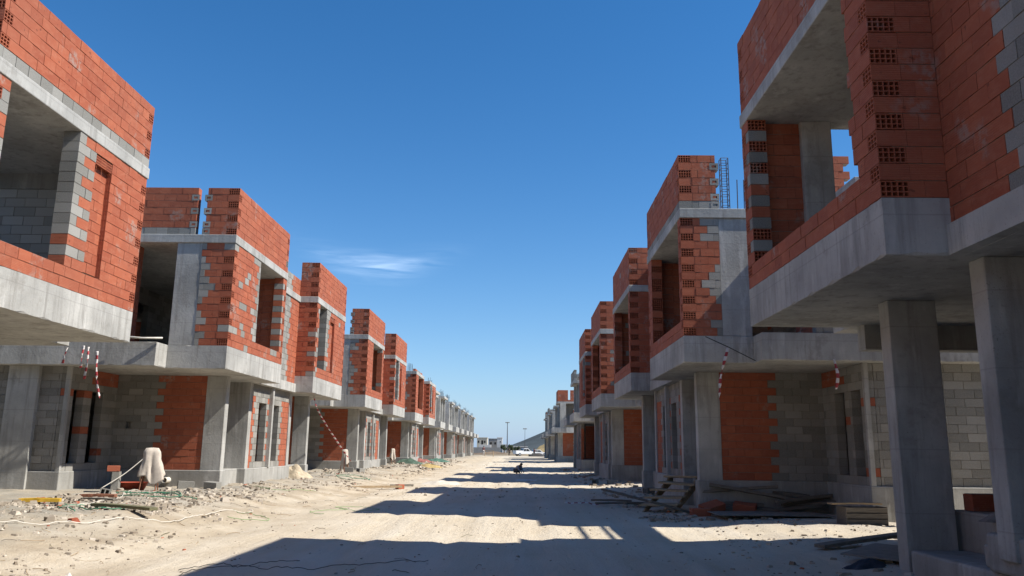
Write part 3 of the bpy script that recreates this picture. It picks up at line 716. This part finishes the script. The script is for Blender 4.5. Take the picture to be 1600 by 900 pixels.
# a draped pale cable hanging from the first stand
m = MB(); m.tube(chain([(-9.1,19.6,1.15),(-9.45,19.35,.75),(-9.8,19.0,.42)]), .012); tag(m.build('cable', WHITEC, smooth=True), 'pale cable slanting down from the draped stand to the ground', 'cable')
# upright pale panel at the end of the last brick house on the left
m = MB(); m.box(-.3, .3, -.09, .09, 0, 2.55); o = m.build('concrete_slab', m_plain('white_concrete', (.62, .61, .58), .9, .1), bevel=.02); o.location = (-8.85, 70.4, .25); o.rotation_euler = (.03, 0, .35); tag(o, 'bright concrete panel standing upright past the farthest left brick house', 'slab')

# barrier tape, hanging from the slabs and strung between them
def tape(label, pts, w=.034, seed=0, group='strips of barrier tape'):
    R = random.Random(seed); c = chain(pts, 9); m = MB(); s = 0
    N = len(c); ang = R.uniform(0, 3)
    for i, p in enumerate(c):
        ang += R.uniform(-.5, .8); d = Vector((cos(ang), sin(ang)*.4, .15*sin(ang)))*w
        if i: s += (p-c[i-1]).length
        m.v += [tuple(p-d), tuple(p+d)]; m.var += [s, s]
    for i in range(N-1): m.f.append((2*i, 2*i+1, 2*i+3, 2*i+2)); m.m.append(0)
    o = m.build('barrier_tape', TAPE, smooth=True); k = o.modifiers.new('thickness', 'SOLIDIFY'); k.thickness = .003
    return tag(o, label, 'tape', group)
tape('short striped tape strip, leftmost one under the near left slab', [(-10.9,18.85,3.7),(-10.93,18.8,3.5),(-10.97,18.84,3.32)], seed=1)
tape('striped tape strip hanging second from left below the near left slab', [(-10.52,18.85,3.75),(-10.5,18.8,3.5),(-10.54,18.86,3.22)], seed=2)
tape('striped tape strip hanging third from left below the near left slab', [(-10.4,18.85,3.72),(-10.36,18.8,3.4),(-10.42,18.86,2.95)], seed=3)
tape('longest striped tape strip hanging right of the others below the near left slab', [(-10.18,18.85,3.62),(-10.12,18.8,3.2),(-10.1,18.86,2.85),(-9.98,18.84,2.5)], seed=4)
tape('long striped tape slung from the third left house slab down to the ground', [(-7.75,29.8,3.30),(-7.6,30.0,2.75),(-7.15,30.4,1.95),(-6.75,30.8,1.3),(-6.5,31.1,.9)], seed=5, w=.036)
tape('doubled striped tape dangling from a cable at the second right house', [(4.42,16.95,3.62),(4.28,16.9,3.2),(4.22,16.95,2.9),(4.18,16.92,2.5)], seed=6)
tape('striped tape hanging under the slab between the two nearest right houses', [(6.46,16.45,3.34),(6.5,16.4,3.0),(6.46,16.44,2.72)], seed=7)
tape('short striped tape beside the nearest right column', [(5.85,12.9,3.32),(5.86,12.85,3.15),(5.9,12.9,2.98)], seed=8)
m = MB(); m.tube([(3.95,16.98,3.86),(4.45,16.94,3.62),(4.98,16.9,3.34)], .010); tag(m.build('cable', BLACKC), 'thin dark cable slanting across the second right house slab', 'cable')
m = MB(); c = chain([(1.2,22.2,0),(1.5,22.0,0),(1.9,22.05,0),(2.3,21.8,0)], 8); s = 0
for i, p in enumerate(c):
    if i: s += (p-c[i-1]).length
    z = gz(p.x, p.y)+.02+.01*sin(i); m.v += [(p.x, p.y-.04, z), (p.x+.01, p.y+.04, z+.02)]; m.var += [s*1.0, s*1.0]
for i in range(len(c)-1): m.f.append((2*i, 2*i+1, 2*i+3, 2*i+2)); m.m.append(0)
o = m.build('barrier_tape', TAPE); k = o.modifiers.new('thickness', 'SOLIDIFY'); k.thickness = .003; tag(o, 'striped tape lying on the shaded road before the timber scraps', 'tape', 'strips of barrier tape')
m = MB(); m.tube([(-9.9,18.95,4.02),(-9.2,19.0,3.97),(-8.75,19.1,3.99)], .025); tag(m.build('steel_pipe', WHITEC, smooth=True), 'thin pale pipe lying on the balcony slab of the second left house', 'pipe')
m = MB(); m.tube(chain([(-9.9,18.9,4.05),(-9.75,18.95,4.2),(-9.5,19.0,3.98),(-9.7,19.05,3.93),(-9.9,19.0,3.95)]), .016); tag(m.build('cable', WHITEC, smooth=True), 'curled pale cable on the balcony slab of the second left house', 'cable')

# ------------------------------------------------------------------ right side
def steps():
    root = empty('wooden_steps', (4.15, 20.65, gz(4.1, 20.6)), 0); root.rotation_euler = (0, 0, 0.98)
    tag(root, 'rough wooden steps leading up to the second right house', 'steps')
    for v in (-.42, .34):
        m = MB(); m.prism([(0, 0), (.22, 0), (1.55, .72), (1.55, .86), (1.4, .86)], v, v+.06)
        o = m.build('stringer', PALEWOOD, root, bevel=.004); o.rotation_euler = (pi/2, 0, pi); o.location = (.9, v*2 if False else 0, 0)
    for k in range(5):
        m = MB(); m.box(-.17, .15, -.52, .46, 0, .045); o = m.build('tread', PALEWOOD, root, bevel=.004)
        o.location = (.9-.22-.29*k, random.uniform(-.03, .03), .13+.155*k); o.rotation_euler = (random.uniform(-.04, .04), random.uniform(-.08, .08), random.uniform(-.06, .06))
    return root
def steps2():
    """flight rising from the road side (-x,-y) towards the doorway"""
    root = empty('wooden_steps', (3.25, 19.55, gz(3.3, 19.6)), math.atan2(1.35, 1.0)); tag(root, 'rough wooden steps leading up to the second right house', 'steps')
    for v in (-.40, .36):
        m = MB(); P = [(0, 0), (.2, 0), (1.65, .66), (1.65, .80), (1.5, .80)]
        pts = [(x, v, z) for x, z in P]+[(x, v+.05, z) for x, z in P]
        m.add(pts, [(0,1,2,3,4), (9,8,7,6,5)]+[(i, 5+i, 5+(i+1)%5, (i+1)%5) for i in range(5)]); m.build('stringer', PALEWOOD, root)
    for k in range(5):
        m = MB(); m.box(-.16, .16, -.5, .5, 0, .045); o = m.build('tread', PALEWOOD, root, bevel=.004)
        o.location = (.22+.31*k, random.uniform(-.04, .04), .17+.155*k); o.rotation_euler = (random.uniform(-.05, .05), random.uniform(-.1, .1), random.uniform(-.08, .08))
steps2()
GB = 'red bricks fallen at the right'
block('red_hollow_brick', 'tilted red hollow brick at the foot of the second right house column', 4.35, 18.7, .02, .5, .3, -.2, L=.55, W=.3, H=.2, mat=RED, nh=(4, 3), group=GB, cat='brick')
block('red_hollow_brick', 'red brick lying flat left of the tilted brick', 4.0, 18.3, -.02, .1, L=.4, W=.28, H=.18, mat=RED, nh=(4, 3), group=GB, cat='brick')
block('red_hollow_brick', 'red brick leaning by the dark timber heap, right of the tilted brick', 5.15, 18.9, .0, -.4, .2, .1, L=.5, W=.28, H=.2, mat=RED, nh=(4, 3), group=GB, cat='brick')
board('plywood_sheet', 'grey plywood sheet flat on the ground before the second right house', 'sheet', 5.35, 17.7, 2.4, 1.1, .02, .05, m_wood('grey_plywood', (.22, .20, .17)), .05, seed=11)
GT = 'dark timber heaped by the second right house'
for i in range(9):
    R_ = random.Random(100+i)
    nm = ['lowest', 'crooked', 'short', 'split', 'long', 'leaning', 'narrow', 'propped', 'topmost'][i]
    board('scrap_timber', '%s dark timber in the heap against the second right house plinth' % nm, 'timber', 5.6+R_.uniform(-.8, 1.3), 19.0+R_.uniform(-.25, .15), R_.uniform(.8, 1.9), R_.uniform(.07, .14), R_.uniform(.05, .09), R_.uniform(-.35, .35), DARKWOOD, .03+.055*i, R_.uniform(-.2, .2), R_.uniform(-.16, .16), GT, 200+i)
board('wooden_plank', 'pale board resting on the orange crate below the window wall', 'plank', 6.55, 16.15, 1.0, .22, .03, .05, PALEWOOD, .36, seed=12)
def crate(x, y):
    root = empty('wooden_crate', (x, y, gz(x, y)), .1); tag(root, 'low wooden crate under the pale board by the right window wall', 'crate')
    for k in range(3):
        m = MB(); m.box(-.4, .4, -.2, -.18, .02+.11*k, .11+.11*k); m.build('slat', DARKWOOD, root)
    for k in range(3):
        m = MB(); m.box(-.4, .4, .18, .2, .02+.11*k, .11+.11*k); m.build('slat', DARKWOOD, root)
    for s_ in (-.42, .40):
        m = MB(); m.box(s_, s_+.02, -.2, .2, .0, .34); m.build('end_board', DARKWOOD, root)
    m = MB(); m.box(-.4, .4, -.178, .178, .03, .05); m.build('base', PALEWOOD, root)
crate(6.7, 16.2)
for i, (x, y, L, rz, ry, dz, lb) in enumerate(((3.0, 22.0, 1.9, -.65, .18, .18, 'dark plank propped slantwise left of the wooden steps'), (2.7, 21.4, 1.5, .1, 0, .04, 'dark plank lying flat left of the wooden steps'), (3.2, 21.2, 1.2, .5, .05, .07, 'short dark plank beside the foot of the wooden steps'), (2.5, 22.5, 1.1, -.2, 0, .05, 'dark plank behind the tape on the shaded road'), (3.5, 18.5, 1.4, .35, .25, .14, 'thin dark lath leaning near the fallen red bricks'))):
    board('wooden_plank', lb, 'plank', x, y, L, .13, .05, rz, DARKWOOD, dz, 0, ry, 'planks left of the steps', 300+i)
board('wooden_plank', 'long dark board across the ground behind the nearest right column', 'plank', 5.5, 12.6, 2.6, .2, .05, .45, DARKWOOD, .10, 0, -.06, seed=21)
board('plywood_sheet', 'grey plywood sheet lying in shade left of the nearest right column', 'sheet', 5.0, 11.0, 1.6, 1.0, .02, .9, m_wood('dark_plywood', (.26, .24, .21)), .07, .03, 0, seed=22)
heap('dark_cloth', 'bunched blue-black cloth on the ground left of the nearest right column', 'cloth', 4.3, 10.3, .30, .2, .10, m_plain('blue_black_cloth', (.03, .04, .055), .9, .5, 6, .7), 12)
heap('concrete_spoil', 'heap of broken concrete on the plinth between the near right columns', 'rubble', 5.6, 8.9, .6, .4, .2, m_plain('spoil', (.22, .21, .19), .95, .3, 9, .6), 14).location.z = .76
board('plastic_sheet', 'white plastic sheet flat on the shaded road before the crouching person', 'sheet', .35, 38.5, 1.1, .7, .015, .1, m_plain('white_plastic', (.6, .62, .64), .5, .1), .02, seed=23)
# unseen walkway and pipes, added to cast the striped shadow in the sunlit gap
board('shadow_walkway', 'unseen plank walkway added between the two nearest right roofs to cast a shadow band', 'walkway', 8.28, 13.8, 3.0, .82, .05, pi/2, DARKWOOD, ZT+.01-gz(8.28, 13.8), seed=24)
for x, lb in ((7.28, 'unseen pipe added across the two nearest right roofs for its shadow, street side'), (7.72, 'unseen pipe added across the two nearest right roofs for its shadow, by the walkway')):
    m = MB(); m.tube([(x, 12.2, ZT+.045), (x+.04, 15.5, ZT+.045)], .04, 10); tag(m.build('steel_pipe', RUST, smooth=True), lb, 'pipe', 'shadow-casting pipes added across the roofs')
for i, (x, y, rz, lb) in enumerate(((3.9, 34.8, .3, 'grey block on the ground before the third right house'), (3.3, 36.0, 1.2, 'grey block by the kerb of the third right house'), (4.2, 26.8, .7, 'grey block near the far end of the second right house'))):
    block('grey_block', lb, x, y, 0, rz, L=.38, group='blocks at the right houses')

# ------------------------------------------------------------------ rubble nobody could count
def rubble(name, zones, seed):
    R = random.Random(seed); m = MB()
    base = [(-1,-1,-1),(1,-1,-1),(1,1,-1),(-1,1,-1),(-.7,-.7,1),(.8,-.6,1),(.6,.8,1),(-.8,.6,1)]
    F = [(0,3,2,1),(4,5,6,7),(0,1,5,4),(1,2,6,5),(2,3,7,6),(3,0,4,7)]
    for (x0, x1, y0, y1, n, s0, s1, fn) in zones:
        for _ in range(n):
            x = R.uniform(x0, x1); y = y0+(y1-y0)*R.random()**1.5
            if fn and not fn(x, y, R): continue
            s = s0+(s1-s0)*R.random()**4
            a = R.uniform(0, 6.3); ca, sa = cos(a), sin(a); st = R.uniform(.6, 1.9); ht = R.uniform(.35, .8)
            P = []
            for p in base:
                q = [c*R.uniform(.65, 1.25)*s for c in p]; q[0] *= st; q[2] *= ht
                P.append((x+q[0]*ca-q[1]*sa, y+q[0]*sa+q[1]*ca, gz(x, y)+q[2]+s*.2))
            m.add(P, F, 1 if R.random() < .02 else 0, R.random()**1.9)
    return tag(m.build(name, [STONE, RED]), kind='stuff')
cl = lambda x, y, R: noise.noise((x*.8, y*.45, 5)) > -.25+.35*R.random()
rubble('rubble', [(-9.7, -6.4, 14.2, 19.5, 2600, .008, .05, None), (-8.6, -5.6, 20, 33, 1100, .008, .05, cl), (-9.6, -5.2, 8, 22, 2600, .006, .04, cl), (-9.4, -6.4, 12, 40, 700, .012, .09, cl), (-9.4, -5.2, 19, 45, 1700, .010, .065, cl), (-9.4, -5.5, 44, 85, 1300, .02, .13, cl),
    (-5.6, 3.2, 7, 30, 1500, .004, .022, None), (-5, 3, 25, 90, 500, .010, .045, None), (3.2, 8.6, 12.5, 17.4, 550, .006, .035, None), (2.6, 6.2, 17, 24, 800, .01, .08, cl), (2.8, 4.6, 24, 60, 800, .015, .10, cl), (3.0, 6.5, 8.5, 12.5, 300, .008, .05, cl)], 5)
def straw(name, n, seed):
    R = random.Random(seed); m = MB()
    for _ in range(n):
        x = R.uniform(-9.2, -4.6) if R.random() < .88 else R.uniform(-4.6, 3); y = 9+55*R.random()**1.4
        a = R.uniform(0, 6.3); L = R.uniform(.06, .38); q = []; bend = R.uniform(-1.6, 1.6)
        for k in range(5):
            q.append((x, y, gz(x, y)+.008+.02*R.random()*(k in (1, 2, 3)))); x += L/4*cos(a); y += L/4*sin(a); a += bend*R.uniform(.1, .6)
        m.tube(q, R.uniform(.002, .005), 4, R.choice((0, 0, 1, 1, 1, 2)))
    return tag(m.build(name, [DARKWOOD, PALEWOOD, OLIVE]), kind='stuff')
straw('straw_litter', 420, 8)

# ------------------------------------------------------------------ people
SKIN = m_plain('skin', (.30, .16, .10), .6, .1, 8, 0); HAIR = m_plain('dark_hair', (.02, .016, .014), .8, .3, 20, .4)
def skinmesh(name, verts, edges, rad, mat, parent, root=0, sub=1):
    me = bpy.data.meshes.new(name); me.from_pydata(verts, edges, []); me.materials.append(mat)
    o = bpy.data.objects.new(name, me); COL.objects.link(o); o.parent = parent
    me.attributes.new('var', 'FLOAT', 'POINT')
    sk = o.modifiers.new('skin', 'SKIN')
    for i, r in enumerate(rad): me.skin_vertices[0].data[i].radius = (r, r)
    me.skin_vertices[0].data[root].use_root = True
    sk.use_smooth_shade = True
    s = o.modifiers.new('sub', 'SUBSURF'); s.levels = sub; s.render_levels = sub
    return o
def person(loc, rz, pose, shirt, trousers, label, group=None, scale=1.0):
    root = empty('person', loc, rz); root.scale = (scale,)*3; tag(root, label, 'person', group)
    if pose == 'stand':
        J = dict(pel=(0,0,.94), spine=(0,.01,1.15), chest=(0,.02,1.34), neck=(0,.01,1.48), head=(0,-.02,1.60), top=(0,-.01,1.70),
                 sL=(-.17,.02,1.41), eL=(-.23,.03,1.14), wL=(-.23,-.06,.90), hL=(-.23,-.09,.80), sR=(.17,.02,1.41), eR=(.24,.04,1.15), wR=(.22,-.05,.90), hR=(.22,-.08,.80),
                 qL=(-.09,0,.88), kL=(-.11,-.02,.49), aL=(-.12,.03,.09), fL=(-.13,-.14,.035), qR=(.09,0,.88), kR=(.12,-.05,.49), aR=(.13,.0,.09), fR=(.14,-.17,.035))
    else:  # crouching, bent forward over the ground, working with both hands
        J = dict(pel=(0,.16,.24), spine=(0,.06,.40), chest=(0,-.08,.52), neck=(0,-.19,.575), head=(0,-.28,.60), top=(0,-.33,.68),
                 sL=(-.18,-.11,.53), eL=(-.22,-.22,.33), wL=(-.13,-.38,.16), hL=(-.10,-.44,.08), sR=(.18,-.11,.53), eR=(.23,-.20,.33), wR=(.14,-.38,.16), hR=(.11,-.44,.08),
                 qL=(-.11,.14,.22), kL=(-.20,-.18,.36), aL=(-.16,.06,.08), fL=(-.18,-.10,.035), qR=(.11,.14,.22), kR=(.20,-.18,.36), aR=(.16,.06,.08), fR=(.18,-.10,.035))
    K = list(J); ix = {k: i for i, k in enumerate(K)}
    rad = dict(pel=.125, spine=.115, chest=.13, neck=.055, head=.088, top=.06, sL=.06, eL=.042, wL=.03, hL=.035, sR=.06, eR=.042, wR=.03, hR=.035, qL=.085, kL=.058, aL=.042, fL=.035, qR=.085, kR=.058, aR=.042, fR=.035)
    E = [('pel','spine'),('spine','chest'),('chest','neck'),('neck','head'),('head','top'),('chest','sL'),('sL','eL'),('eL','wL'),('wL','hL'),('chest','sR'),('sR','eR'),('eR','wR'),('wR','hR'),('pel','qL'),('qL','kL'),('kL','aL'),('aL','fL'),('pel','qR'),('qR','kR'),('kR','aR'),('aR','fR')]
    skinmesh('body', [J[k] for k in K], [(ix[a], ix[b]) for a, b in E], [rad[k] for k in K], SKIN, root)
    def sub(name, keys, grow, mat, rt):
        kk = [k for k in K if k in keys]; i2 = {k: i for i, k in enumerate(kk)}
        skinmesh(name, [J[k] for k in kk], [(i2[a], i2[b]) for a, b in E if a in i2 and b in i2], [rad[k]+grow for k in kk], mat, root, i2[rt])
    sub('shirt', ('pel','spine','chest','sL','eL','wL','sR','eR','wR'), .016, shirt, 'pel')
    sub('trousers', ('pel','qL','kL','aL','qR','kR','aR'), .02, trousers, 'pel')
    m = MB(); h = Vector(J['head']).lerp(Vector(J['top']), .62); P = []; F = []
    for a in range(7):
        for b in range(12):
            t = a/6*1.75; r = .105
            P.append((h.x+r*sin(t)*cos(b*pi/6), h.y+.012+r*1.1*sin(t)*sin(b*pi/6), h.z+r*cos(t)*1.05-.01))
    for a in range(6):
        for b in range(12): F.append((a*12+b, (a+1)*12+b, (a+1)*12+(b+1)%12, a*12+(b+1)%12))
    m.add(P, F); m.build('hair', HAIR, root, smooth=True)
    return root
CG = m_plain('grey_cloth', (.36, .35, .36), .9, .15, 10, .2); CD = m_plain('dark_cloth', (.025, .025, .03), .9, .2, 10, .2); CB = m_plain('maroon_cloth', (.14, .06, .07), .9, .2); CW = m_plain('pale_cloth', (.5, .48, .46), .9, .1)
person((-.15, 49.0, gz(-.15, 49)), .9, 'crouch', CG, m_plain('slate_cloth', (.10, .10, .11), .9, .15), 'crouching person in grey top and darker trousers on the road', scale=.86)
person((-2.62, 186, gz(-2.62, 186)), .2, 'stand', CD, CD, 'person in black standing far down the middle of the road', 'people far down the road')
person((3.05, 182, gz(3.05, 182)), -.6, 'stand', CB, CD, 'person in dark maroon standing beside the white pickup', 'people far down the road')
person((-6.75, 148, gz(-6.75, 148)), .5, 'stand', CB, CW, 'person in maroon top working by the trestle at the far left', 'people far down the road')
def trestle(x, y):
    root = empty('wooden_trestle', (x, y, gz(x, y))); tag(root, 'wooden trestle beside the worker far down the left side', 'trestle')
    m = MB(); m.box(-.9, .9, -.12, .12, 1.0, 1.08); m.build('top_board', PALEWOOD, root)
    for sx in (-.75, .75):
        for sy in (-.35, .35):
            m = MB(); m.tube([(sx, sy, 0), (sx, sy*.2, 1.0)], .05, 4); m.build('leg', PALEWOOD, root)
trestle(-5.7, 147)

# ------------------------------------------------------------------ vehicles far down the road
PAINT = m_plain('white_car_paint', (.72, .72, .71), .35, .04, 3, 0, 0, .5); GLASS = m_plain('dark_glass', (.02, .025, .03), .1, .1, 3, 0, 0, .6)
TYRE = m_plain('tyre_rubber', (.025, .025, .025), .85, .2); RIM = m_plain('steel_rim', (.4, .4, .41), .4, .1, 5, 0, .7); LAMP = m_plain('lamp_glass', (.7, .68, .62), .2, .05, 3, 0); REDP = m_plain('dark_red_paint', (.22, .03, .03), .35, .1, 3, 0, 0, .5)
def vehicle(name, x, y, rz, prof, cab, wheels, W, paint, label, cat, bed=None):
    root = empty(name, (x, y, gz(x, y)), rz); tag(root, label, cat)
    def side(P, w0, w1, nm, mat, par, bev):
        m = MB(); n = len(P); pts = [(a, w0, b) for a, b in P]+[(a, w1, b) for a, b in P]
        m.add(pts, [tuple(range(n)), tuple(range(n, 2*n))[::-1]]+[(i, n+i, n+(i+1)%n, (i+1)%n) for i in range(n)]); return m.build(nm, mat, par, bevel=bev)
    side(prof, -W/2, W/2, 'body', paint, root, .05)
    side(cab, -W/2+.10, W/2-.10, 'cabin', paint, root, .06)
    cx0 = min(a for a, b in cab); cx1 = max(a for a, b in cab); zb = min(b for a, b in cab); zt = max(b for a, b in cab)
    top = [a for a, b in cab if b > zt-.06]; t0, t1 = min(top), max(top)
    mid = (t0+t1)/2
    for sy in (-1, 1):
        y0 = sy*(W/2-.095); y1 = sy*(W/2-.085)
        for (a0, a1, b0, b1) in ((cx0+.14, mid-.04, t0+.06, mid-.04), (mid+.04, cx1-.24, mid+.04, t1-.04)):
            m = MB(); m.add([(a0, y1, zb+.08), (a1, y1, zb+.08), (b1, y1, zt-.09), (b0, y1, zt-.09), (a0, y0-.02*sy, zb+.08), (a1, y0-.02*sy, zb+.08), (b1, y0-.02*sy, zt-.09), (b0, y0-.02*sy, zt-.09)], [(0,1,2,3),(7,6,5,4),(0,4,5,1),(1,5,6,2),(2,6,7,3),(3,7,4,0)])
            m.build('side_window', GLASS, root)
    for (xa, xb, nm) in ((cx1, t1, 'windscreen'), (cx0, t0, 'rear_window')):
        d = .012 if nm == 'windscreen' else -.012
        m = MB(); q = [(xa*(1-f)+xb*f+d, s*(W/2-.2), zb+(zt-zb)*f) for f, s in ((.14,-1),(.14,1),(.86,1),(.86,-1))]
        m.add(q+[(a-d*2, b, c) for a, b, c in q], [(0,1,2,3),(7,6,5,4),(0,4,5,1),(1,5,6,2),(2,6,7,3),(3,7,4,0)]); m.build(nm, GLASS, root)
    for wx in wheels:
        for sy in (-1, 1):
            m = MB(); m.tube([(wx, sy*(W/2-.22), .34), (wx, sy*(W/2+.01), .34)], .34, 20); w = m.build('wheel', TYRE, root, bevel=.03)
            m = MB(); m.tube([(wx, sy*(W/2), .34), (wx, sy*(W/2+.025), .34)], .2, 14); m.build('rim', RIM, w)
    fx = max(a for a, b in prof)
    for sy in (-1, 1):
        m = MB(); m.box(fx-.04, fx+.015, sy*(W/2-.28)-.14, sy*(W/2-.28)+.14, .68, .84); m.build('headlight', LAMP, root, bevel=.02)
    if bed:
        m = MB(); a0, a1, z0, z1 = bed
        m.box(a0, a1, -W/2+.02, -W/2+.08, z0, z1); m.box(a0, a1, W/2-.08, W/2-.02, z0, z1); m.box(a0, a0+.05, -W/2+.082, W/2-.082, z0, z1); m.build('cargo_bed', paint, root)
    return root
vehicle('pickup_truck', .95, 184, .42, [(-2.55,.42),(2.5,.38),(2.55,.75),(2.4,.98),(1.1,1.04),(-2.55,.92)], [(-.75,.98),(1.25,1.0),(.55,1.68),(-.55,1.70)], (-1.6, 1.6), 1.75, PAINT, 'white pickup truck parked at the far end of the road', 'pickup', (-2.5, -.8, .9, 1.22))
vehicle('parked_car', 4.1, 189, .2, [(-2.0,.35),(2.0,.35),(2.05,.7),(1.8,.86),(-1.95,.92)], [(-1.6,.86),(.95,.88),(.35,1.42),(-1.2,1.42)], (-1.25, 1.25), 1.68, PAINT, 'white car half hidden behind the far right house frame', 'car')
heap('earth_pile', 'dark earth heaped beside the far pickup', 'earth pile', 3.6, 174, 2.2, 1.2, .7, m_plain('dark_earth', (.06, .055, .05), .95, .3), 21)

# ------------------------------------------------------------------ far beyond the street
WHITEW = m_plain('white_wall', (.62, .60, .56), .9, .06, 1, 0); CREAM = m_plain('cream_wall', (.55, .50, .40), .9, .06, 1, 0); GREYW = m_plain('grey_wall', (.30, .29, .27), .9, .12, 1, 0); SHUT = m_plain('dark_opening', (.04, .035, .03), .8, .2, 3, 0)
def far_house(name, label, cat, x0, x1, y, d, h, mat, wins, roof=None, group=None):
    root = empty(name, ((x0+x1)/2, y, 0)); tag(root, label, cat, group); w = (x1-x0)/2
    m = MB(); m.box(-w, w, 0, d, -.3, h); m.build('wall', mat, root)
    m = MB(); m.box(-w-.1, w+.1, -.1, d+.1, h, h+.35); m.build('roof', roof or mat, root)
    for (a, z, ww, hh) in wins:
        m = MB(); m.box(a-ww/2, a+ww/2, -.04, .05, z, z+hh); m.build('window', SHUT, root)
far_house('far_building', 'cream flat-roofed building with two small windows at the street end', 'building', -20.6, -15.7, 380, 8, 6.5, CREAM, ((-1.6, 4.3, .7, 1.1), (1.3, 4.3, .7, 1.1), (.1, 3.6, .9, 1.9)), group='low buildings at the street end')
far_house('far_building', 'grey building between cream and white ones at the street end', 'building', -15.6, -11.2, 392, 8, 6.2, GREYW, ((-1, 3.8, .8, 1.0), (1.1, 3.8, .8, 1.0)), group='low buildings at the street end')
far_house('far_building', 'white square building right of the grey one at the street end', 'building', -11.1, -8.6, 380, 5, 6.6, WHITEW, ((.3, 4.6, .4, .6),), group='low buildings at the street end')
far_house('storage_shed', 'long low white shed below the hill', 'shed', -4.4, 3.4, 400, 10, 2.7, GREYW, ((-2, .8, 1.2, 1.4), (1.2, .8, 1.2, 1.4)), WHITEW)
far_house('storage_shed', 'small white shed between mast and white building', 'shed', -8.4, -6.3, 375, 6, 3.4, WHITEW, ((.2, 1.0, .6, 1.2),))
m = MB(); m.box(-40, -6.5, 262, 262.3, -.3, 2.0); tag(m.build('boundary_wall', GREYW), 'long grey boundary wall across the street end', 'wall')
m = MB(); m.box(-15.5, -11.0, 300, 302, 0, 3.0); tag(m.build('white_container', WHITEW, bevel=.05), 'long white container behind the boundary wall', 'container')
def mast(x, y, h, r, label):
    root = empty('lamp_mast', (x, y, 0)); tag(root, label, 'mast', 'lamp masts')
    m = MB(); m.tube([(0,0,-.2),(0,0,h)], r, 10, r2=r*.5); m.build('pole', STEEL, root)
    m = MB(); m.tube([(0,0,h-.3),(0,0,h)], .55, 12); m.build('lamp_ring', STEEL, root)
    for k in range(6):
        a = k*pi/3; m = MB(); m.box(-.15, .15, -.12, .12, -.25, .1); o = m.build('floodlight', GREYW, root); o.location = (.7*cos(a), .7*sin(a), h-.1); o.rotation_euler = (0, 0, a)
mast(-5.5, 330, 12.4, .24, 'tall lamp mast standing at the end of the street')
mast(1.75, 340, 10.2, .12, 'thin lamp mast in front of the hill')
LEAF = m_plain('dark_leaves', (.045, .06, .03), .8, .4, 3, 0); BARK = m_plain('bark', (.12, .09, .07), .9, .3)
def tree(x, y, h, w, label, seed):
    R = random.Random(seed); root = empty('roadside_tree', (x, y, 0)); tag(root, label, 'tree', 'trees at the street end')
    m = MB(); m.tube([(0,0,-.1),(.1,0,h*.35),(0,.1,h*.7)], .22, 8, r2=.08)
    for k in range(5):
        a = R.uniform(0, 6.3); m.tube([(0,0,h*.35),(w*.5*cos(a), w*.5*sin(a), h*.75)], .09, 5, r2=.03)
    m.build('trunk', BARK, root)
    m = MB()
    cl_ = [(R.uniform(-w, w)*.7, R.uniform(-w, w)*.7, h*R.uniform(.45, .9), R.uniform(.35, .6)*w*.8) for _ in range(9)]
    for (cx_, cy_, cz_, r_) in cl_:
        for _ in range(160):
            d = Vector((R.gauss(0,1), R.gauss(0,1), R.gauss(0,.8))).normalized()*r_*R.uniform(.5, 1.05); c = Vector((cx_, cy_, cz_))+d
            a = Vector((R.gauss(0,1), R.gauss(0,1), R.gauss(0,1))).normalized()*.22; b = a.orthogonal().normalized()*.14
            m.add([tuple(c-a), tuple(c+b), tuple(c+a), tuple(c-b)], [(0,1,2,3)])
    m.build('crown', LEAF, root)
tree(-7.0, 345, 3.6, 1.5, 'dark bushy tree beside the small white shed', 1)
tree(-4.6, 350, 3.2, 1.5, 'low dark tree right of the tall lamp mast', 2)
tree(-1.5, 360, 2.6, 1.3, 'small dark tree at the foot of the hill', 3)
def land(name, x0, x1, y0, y1, nx_, ny_, fz, mat):
    m = MB(); P = [(x0+(x1-x0)*i/nx_, y0+(y1-y0)*j/ny_) for j in range(ny_+1) for i in range(nx_+1)]
    m.add([(x, y, fz(x, y)) for x, y in P], [(j*(nx_+1)+i, j*(nx_+1)+i+1, (j+1)*(nx_+1)+i+1, (j+1)*(nx_+1)+i) for j in range(ny_) for i in range(nx_)])
    return tag(m.build(name, mat, smooth=True), kind='structure')
HILL = m_plain('scrub_hillside', (.055, .066, .068), .95, .35, .02, 0)
def hz(x, y):
    t = sst(-75, 250, x)**.8; prof = math.exp(-((y-1750)/260)**2)
    return -3+105*t*prof*(1+.12*noise.noise((x*.006, y*.006, 1)))+3*noise.noise((x*.03, y*.03, 3))*t
land('hill', -100, 1500, 1150, 2500, 120, 60, hz, HILL)
DRY = m_plain('dry_grass_mound', (.36, .26, .12), .95, .3, .6, .5)
def mz(x, y):
    return -.4+4.2*math.exp(-((x-9)/5.2)**2-((y-218)/9)**2)*(1+.25*noise.noise((x*.4, y*.3, 2)))+.3*noise.noise((x, y, 5))*math.exp(-((x-9)/6)**2)
land('earth_mound', -6, 26, 196, 244, 60, 60, mz, DRY)
def sz(x, y):
    return -.5+1.3*math.exp(-((y-236)/9)**2)*(.7+.6*noise.noise((x*.15, y*.1, 2)))
land('earth_bank', -60, 30, 212, 262, 120, 40, sz, m_plain('brown_earth_bank', (.16, .115, .075), .95, .35, .4, .5))
